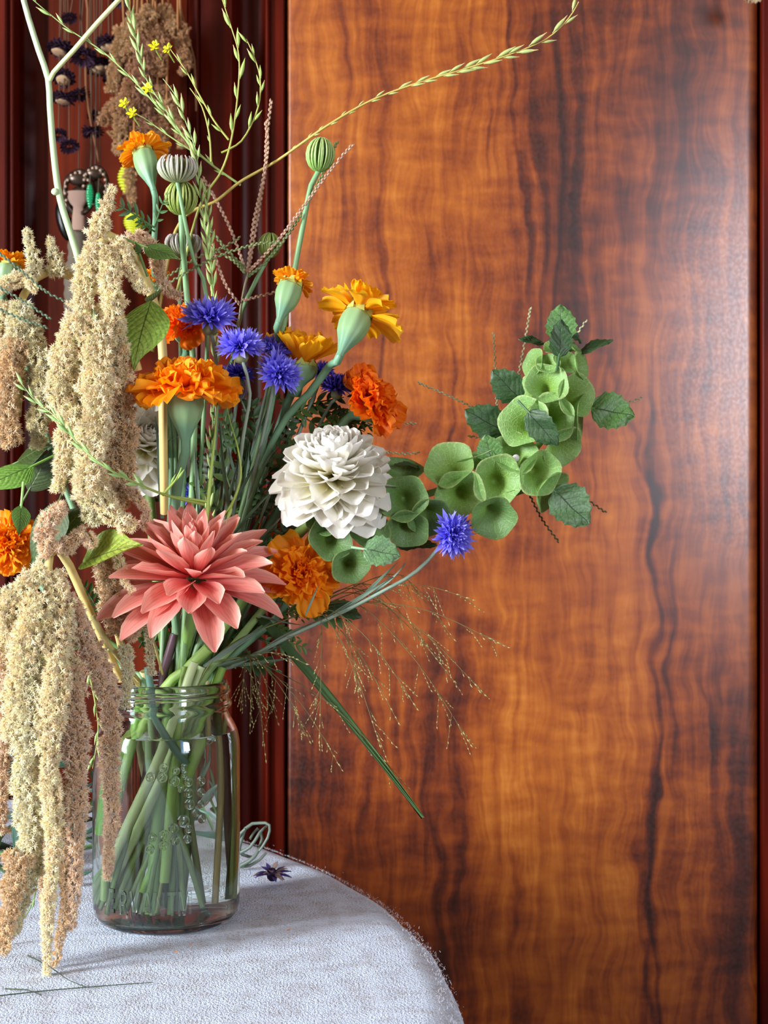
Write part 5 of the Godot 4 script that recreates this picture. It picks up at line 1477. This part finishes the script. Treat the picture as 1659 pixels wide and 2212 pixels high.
func scallop(hw: float, k: Color) -> Mesh:
	var m := MB.new()
	var p := PackedVector3Array()
	var t := PackedVector2Array()
	var c := PackedColorArray()
	for j in 21:
		var q := j / 20.0
		var w := hw * pow(sin(PI * clampf(pow(q, 0.8) * 0.97 + 0.02, 0, 1)), 0.62) * (1.0 + 0.075 * sin(q * TAU * 5.0)) if j < 20 else 0.01
		for x in 9:
			var u := x / 4.0 - 1.0
			var along := q + 0.03 * absf(u) * cos(q * TAU * 5.0) * q
			p.append(Vector3(u * w, along, 0.1 * w * absf(u) + 0.03 * sin(q * 9.0 + u * 3.0) - 0.16 * q * q))
			t.append(Vector2(0.5 + 0.5 * u, q))
			c.append(k.lerp(k * 1.25, absf(u) * 0.4))
	m.grid(p, t, c, 9, 21)
	return m.mesh()

# feathery marigold leaf: leaflets along a midrib, one blade mesh per leaf
func feather(t: Node3D, base: Vector3, tip: Vector3, normal: Vector3, pairs: int, k: Color, lw := 0.32, lr := 0.13) -> void:
	var d := tip - base
	var f := face(base, d, normal, 1.0)
	var ln := d.length()
	var m := MB.new()
	var lf := blade([0.02, lr, lr * 1.2, lr * 1.05, lr * 0.7, 0.0], 0.5, -0.35, 0.0, 1.0, k * 0.9, k, k * 1.15, 5, 6)
	for j in pairs * 2 + 1:
		var q := (j / 2 + 0.8) / (pairs + 0.6)
		var sd := 0.0 if j == pairs * 2 else (1.0 if j % 2 else -1.0)
		var o := Vector3(0, ln * q, -ln * 0.14 * q * q)
		var dir := Vector3(sd * 0.85, 0.75, rr(-0.25, 0.2))
		if sd == 0.0: dir = Vector3(0, 1, -0.2)
		var sz := ln * lw * sin(PI * (0.2 + 0.6 * q)) * rr(0.85, 1.15)
		m.add(lf, f * face(o, dir, Vector3(0, 0, 1), sz))
	m.tube(PackedVector3Array([f.origin, f * Vector3(0, ln * 0.5, -ln * 0.035), f * Vector3(0, ln * 0.98, -ln * 0.14)]), PackedFloat32Array([0.0007, 0.0005, 0.0003]), 5, k, k)
	part(t, "feathery_leaf", m.mesh(), mats["leaf_plain"])

func foliage() -> void:
	var g := [L(74, 106, 50), L(58, 88, 42), L(96, 126, 64), L(50, 72, 38)]
	var t := thing("marigold_sprig", "feathery dark green leaf on the topmost marigold's stem", "leaf", P(332, 490, .005))
	for q in [[334, 492, 262, 440, 5], [334, 490, 352, 430, 3], [334, 500, 300, 476, 3]]: feather(t, P(q[0], q[1], .005), P(q[2], q[3], .02), Vector3(0.1, 0.3, 1), q[4], L(74, 110, 62))
	# sprigs among the stems: label, depth, then leaves as base, tip, pairs
	var sprigs := [
		["feathery marigold leaves below the tall marigold's stem, above the white dahlia", -0.02, [[650, 880, 740, 850], [640, 890, 720, 940], [620, 880, 590, 840], [700, 890, 790, 930], [610, 900, 690, 870], [680, 880, 760, 900]]],
		["dark marigold leaves in front of the red upright, left of the white dahlia", -0.015, [[560, 960, 540, 860], [560, 980, 620, 900], [580, 1020, 640, 960], [540, 1000, 500, 920], [600, 1060, 640, 1000], [560, 1060, 520, 1000], [620, 940, 660, 990], [520, 930, 560, 870]]],
		["dark feathery leaves under the white dahlia, behind the pink one", -0.005, [[560, 1120, 600, 1060], [580, 1150, 660, 1120], [560, 1180, 620, 1150], [540, 1120, 500, 1060], [600, 1190, 560, 1240], [570, 1090, 620, 1030], [520, 1130, 560, 1050], [600, 1160, 640, 1090]]],
		["dark leaves behind the long thin stems left of centre", -0.045, [[430, 1090, 410, 1000], [450, 1060, 480, 970], [400, 1100, 380, 1020], [430, 1010, 450, 920], [480, 1090, 510, 1010], [380, 1060, 400, 960], [470, 1000, 440, 930], [410, 960, 380, 900], [350, 1090, 320, 1030], [500, 1130, 540, 1080]]],
		["leaves under the low marigold, right of the pink dahlia's tips", -0.01, [[600, 1330, 660, 1310], [580, 1350, 640, 1370], [600, 1380, 666, 1396], [560, 1380, 620, 1400], [590, 1310, 620, 1250], [640, 1310, 740, 1330]]],
		["dark feathery leaves filling the gap behind the grey cornflower stems", -0.006, [[500, 1060, 470, 960], [520, 1020, 560, 920], [480, 1110, 430, 1040], [540, 1080, 590, 1000], [510, 980, 480, 890], [560, 1020, 610, 950], [470, 1060, 440, 980], [530, 1120, 580, 1080], [500, 1100, 520, 1000], [590, 1040, 650, 990], [450, 1120, 400, 1070], [600, 960, 640, 900]]],
		["dark leaves low behind the pink dahlia, over the jar's right rim", -0.03, [[520, 1360, 580, 1300], [540, 1380, 600, 1340], [500, 1380, 560, 1330], [560, 1300, 610, 1260], [580, 1250, 560, 1180], [600, 1290, 650, 1330], [340, 1400, 300, 1340], [420, 1420, 400, 1350]]],
		["dark green sepals and leaves beneath the sideways orange marigold", -0.01, [[740, 900, 790, 870], [750, 910, 810, 920], [760, 900, 720, 880], [730, 890, 700, 930]]],
		["dark fern-like leaves in shade behind the lower left stems", -0.03, [[200, 1360, 150, 1300], [220, 1330, 180, 1260], [180, 1400, 130, 1380], [240, 1380, 200, 1440], [230, 1300, 260, 1220], [60, 1380, 20, 1340], [90, 1420, 30, 1440], [60, 1300, 10, 1270], [330, 1420, 310, 1360], [300, 1400, 340, 1330]]],
		["leaves crowding behind the stems at the jar mouth", -0.025, [[460, 1440, 520, 1390], [480, 1430, 560, 1420], [360, 1440, 330, 1370], [420, 1440, 440, 1370], [500, 1420, 590, 1440], [470, 1400, 530, 1350], [380, 1400, 360, 1330]]]]
	for q in sprigs:
		t = thing("marigold_sprig", q[0], "leaf", P(q[2][0][0], q[2][0][1], q[1]))
		var b0: Array = q[2][0]
		var sp := PackedVector3Array([P(b0[0], b0[1], q[1]), P(b0[0] * 0.6 + 380 * 0.4, b0[1] * 0.5 + 730, q[1])])
		stem(t, into_jar(sp) if b0[0] > 300 else sp, 0.0012, 0.0018, g[0], g[2], 6)
		for e in q[2]: feather(t, P(e[0], e[1], q[1] + rr(-0.006, 0.006)), P(e[2], e[3], q[1] + rr(-0.01, 0.014)), Vector3(rr(-0.5, 0.5), rr(0.1, 0.9), 1), rg.randi_range(3, 5), g[rg.randi() % 4], 0.36, 0.17)
	# grey-green narrow leaves standing among the stems
	t = thing("cornflower_sprig", "grey-green narrow cornflower leaves standing among the stems at centre", "leaf", P(480, 1120, 0.0))
	for q in [[500, 1120, 476, 910, .02], [520, 1100, 540, 940, .0], [480, 1140, 520, 980, .01], [540, 1120, 640, 970, .0], [560, 1130, 610, 1010, .01], [500, 1160, 600, 1050, .02], [430, 1110, 420, 960, .0], [460, 1100, 500, 880, -.01], [540, 1180, 620, 1100, .015], [560, 1200, 640, 1170, .0], [350, 1120, 336, 900, -.01], [410, 1130, 440, 1000, -.01], [520, 1060, 580, 880, -.01], [590, 1100, 640, 1010, -.02], [660, 1330, 690, 1260, .05], [470, 1440, 620, 1390, .02], [440, 1440, 590, 1340, .01], [500, 1440, 640, 1420, .0], [560, 1330, 650, 1350, 0.01]]:
		leaf_on(t, "leaf", [0.02, 0.026, 0.03, 0.03, 0.026, 0.018, 0.01, 0.0], P(q[0], q[1], q[4]), P(q[2], q[3], q[4] + rr(-.01, .015)), Vector3(rr(-0.6, 0.6), 0.4, 0.8), 0.6, rr(-0.5, 0.5), [L(96, 118, 96), L(80, 106, 78), L(110, 130, 112)][rg.randi() % 3], "leaf_plain")
	# stout pale stems leaning in the jar
	var n := 0
	var words := ["stout ribbed pale green stem slanting left through the jar mouth", "stout stem with a node leaning left inside the jar water", "thick white-green stem running to the jar's lower left", "second white-green stem close beside the thick one inside the jar", "straight green stem standing upright at the jar's middle", "green stem forking low in the middle of the jar", "dark green stem inside the jar's right wall", "tan stem standing at the right inside the jar", "purplish stem beside the tan one inside the jar", "plum coloured stem rising behind the pink dahlia into the jar", "bright green stem along the jar's left wall", "cream stem crossing behind the others at the jar neck", "thin green stem standing at the right edge inside the jar", "green stem hugging the right wall at the jar bottom", "blue-green leafy stem bending across the jar neck", "pale stem low at the jar's left corner"]
	for q in [[450, 1400, .01, 346, 1500, .005, 262, 1680, .0, 11], [480, 1440, .0, 430, 1570, .0, 384, 1700, .01, 10], [420, 1430, .02, 352, 1620, .022, 244, 1890, .018, 9], [436, 1440, .01, 372, 1620, .012, 268, 1900, .01, 8], [400, 1440, .015, 372, 1680, .02, 356, 1900, .02, 8], [390, 1440, .0, 366, 1780, .012, 316, 1920, .015, 7], [470, 1460, -.01, 476, 1700, -.01, 470, 1960, .0, 9], [448, 1470, .0, 452, 1720, .0, 448, 1950, .01, 6], [436, 1470, -.02, 458, 1800, -.01, 466, 1950, -.01, 7], [378, 1370, .0, 354, 1450, .0, 330, 1700, -.01, 9], [320, 1470, -.01, 280, 1640, -.005, 256, 1800, .0, 13], [312, 1450, .0, 318, 1560, -.01, 350, 1760, -.02, 10], [490, 1480, .0, 488, 1760, .0, 490, 1930, .005, 5], [460, 1460, -.02, 492, 1780, -.01, 496, 1950, .0, 8], [318, 1440, .03, 338, 1560, .03, 400, 1650, .03, 7], [330, 1480, .0, 260, 1800, .01, 250, 1940, .01, 8]]:
		t = thing("cut_stalk", words[n], "stem", P(q[6], q[7], q[8]), "cut stems standing in the jar")
		var k: Color = [L(156, 190, 96), L(140, 180, 80), L(190, 206, 150), L(186, 204, 146), L(140, 176, 84), L(130, 170, 80), L(70, 104, 50), L(170, 152, 100), L(110, 92, 84), L(92, 62, 72), L(120, 176, 60), L(206, 196, 140), L(120, 140, 70), L(120, 140, 60), L(92, 132, 112), L(160, 190, 120)][n]
		var p := pix([[q[0], q[1], q[2]], [(q[0] + q[3]) / 2.0, (q[1] + q[4]) / 2.0, (q[2] + q[5]) / 2.0], [q[3], q[4], q[5]], [q[6], q[7], q[8]]])
		for e in p.size():
			var h := Vector2(p[e].x - JAR.x, p[e].z)
			if p[e].y < 0.9 and h.length() > 0.037: h = h.normalized() * 0.037
			p[e].x = JAR.x + h.x
			p[e].z = h.y
			p[e].y = maxf(p[e].y, 0.764)
		stem(t, p, S(q[9]), S(q[9] * 1.08), k, k * 0.95, 12, "stem", 0.06)
		n += 1

# ---------------------------------------------------------------- bits lying on the cloth
func trimmings() -> void:
	var on := TABLE_Y + 0.001
	# heap of cut leaves behind the jar on the left
	var t := thing("leaf_heap", "heap of blue-green cut leaves and stalks lying behind the amaranth tails", "leaves", Vector3(-0.28, on, -0.16))
	for j in 70:
		var a := Vector3(rr(-0.42, -0.2), on + 0.002 + rr(0, 0.02) + (0.06 * rg.randf() if rg.randf() < 0.5 else 0.0), rr(-0.3, -0.06))
		var d := Vector3(rr(-1, 1), rr(-0.1, 0.7), rr(-0.5, 0.5)).normalized() * rr(0.03, 0.075)
		leaf_on(t, "leaf", [0.02, 0.06, 0.09, 0.1, 0.09, 0.06, 0.03, 0.0], a, a + d, Vector3(rr(-0.5, 0.5), 1, 0.5), 0.4, rr(-0.8, 0.8), [L(60, 92, 76), L(84, 116, 108), L(110, 136, 132), L(40, 66, 48)][rg.randi() % 4], "leaf_plain")
	for j in 12:
		var a := Vector3(rr(-0.42, -0.22), on + 0.004, rr(-0.25, -0.06))
		var b := a + Vector3(rr(-0.06, 0.08), rr(0, 0.03), rr(-0.06, 0.06))
		var m := MB.new()
		m.tube(PackedVector3Array([a, a.lerp(b, 0.5) + Vector3(0, 0.008, 0), b]), PackedFloat32Array([0.002, 0.002, 0.0016]), 6, L(110, 150, 96), L(120, 156, 110))
		part(t, "stalk", m.mesh(), mats["stem"])
	# wilted curl of leaves behind the jar on the right
	t = thing("wilted_sprig", "wilted grey-green curled leaves lying behind the jar's right side", "leaves", P(545, 1830, -0.13))
	var zz := -0.13
	for q in [[[510, 1860], [530, 1790], [560, 1778], [582, 1782], [578, 1810], [560, 1838]], [[500, 1850], [540, 1830], [560, 1800], [576, 1784]], [[520, 1870], [550, 1850], [566, 1812], [556, 1790], [540, 1812]], [[505, 1835], [520, 1800], [530, 1790]], [[515, 1880], [540, 1870], [560, 1858], [575, 1842]], [[510, 1826], [524, 1846], [548, 1852]]]:
		var p := PackedVector3Array()
		for e in q: p.append(P(e[0], e[1], zz + rr(-0.006, 0.006)))
		for e in p.size(): p[e].y = maxf(p[e].y, on + 0.002)
		var c := curve(p, 0.004)
		var m := MB.new()
		m.tube(c, taper(c.size(), 0.0016, 0.0009), 6, L(104, 120, 104), L(122, 136, 122))
		part(t, "leaf_strand", m.mesh(), mats["leaf_plain"])
	# fallen cornflower
	var at := P(588, 1868, -0.085)
	at.y = on + 0.007
	t = thing("fallen_cornflower", "faded purple and cream cornflower lying on the cloth right of the jar", "flower", at)
	var fm := [blade([0.03, 0.06, 0.1, 0.14, 0.1, 0.0], 0.6, -0.5, 0.05, 5.0, L(40, 24, 70), L(92, 82, 150), L(110, 100, 160), 5, 6).mesh(), blade([0.03, 0.06, 0.1, 0.15, 0.1, 0.0], 0.6, -0.5, 0.05, 5.0, L(196, 172, 160), L(206, 180, 172), L(190, 160, 160), 5, 6).mesh()]
	for j in 30:
		var az := j * GOLD
		var d := Vector3(cos(az), rr(-0.1, 0.9), sin(az) * 0.8 + 0.2)
		part(t, "floret", fm[0 if j % 5 < 3 else 1], mats["silk"], face(at, d, Vector3(0, 1, 0.3), rr(0.009, 0.015)))
	var hb := MB.new()
	hb.ball(Vector3.ZERO, Vector3(0.004, 0.005, 0.004), L(46, 26, 60), 10, 7)
	part(t, "dark_heart", hb.mesh(), mats["dry"], Transform3D(Basis(), at))
	# specks of petal
	for q in [[620, 2012, "orange petal crumb on the cloth right of the jar"], [408, 2044, "yellow petal crumb on the cloth just in front of the jar"], [376, 2060, "smallest yellow crumb on the cloth below the jar"]]:
		var dd: float = (EYE.y - on) * F / (q[1] - 1106.0)
		var pos := Vector3((q[0] - 829.5) / F * dd, on + 0.0006, EYE.z - dd)
		t = thing("petal_crumb", q[2], "petal", pos, "petal crumbs on the cloth")
		part(t, "petal", blade([0.2, 0.4, 0.45, 0.4, 0.3, 0.1], 0.8, 0.5, 0.1, 4.0, L(236, 130, 10), L(240, 150, 20), L(250, 160, 30), 5, 5).mesh(), mats["petal"], face(pos, Vector3(1, 0.25, 0.2), Vector3.UP, 0.0026))
	# a thread of grass across the front of the cloth
	t = thing("grass_thread", "fine dark grass thread lying across the front of the cloth", "grass", Vector3(-0.2, on, 0.13))
	for q in [[[-10, 2152], [100, 2140], [220, 2130], [330, 2122]], [[60, 2064], [110, 2090], [150, 2118], [192, 2134]], [[10, 2136], [60, 2138], [90, 2150]]]:
		var p := PackedVector3Array()
		for e in q:
			var dd: float = (EYE.y - on - 0.0006) * F / (e[1] - 1106.0)
			p.append(Vector3((e[0] - 829.5) / F * dd, on + 0.0006, EYE.z - dd))
		var c := curve(p)
		var m := MB.new()
		m.tube(c, taper(c.size(), 0.0004, 0.0002), 4, L(70, 84, 60), L(60, 74, 50))
		part(t, "thread", m.mesh(), mats["dry"])
	t = thing("cloth_tuft", "loose white yarn tuft sticking out at the cloth's right edge", "yarn", Vector3(0.041, 0.737, 0.19))
	var m := MB.new()
	for j in 5:
		var a := Vector3(0.0425, 0.737 + rr(-0.001, 0.001), 0.2 + rr(-0.002, 0.002))
		m.tube(PackedVector3Array([a, a + Vector3(0.003, rr(-0.001, 0.002), rr(-0.001, 0.001)), a + Vector3(rr(0.003, 0.007), rr(-0.002, 0.003), rr(-0.002, 0.002))]), PackedFloat32Array([0.0006, 0.0005, 0.0002]), 4, L(232, 230, 230), L(232, 230, 230))
	part(t, "yarn", m.mesh(), mats["fuzz"])
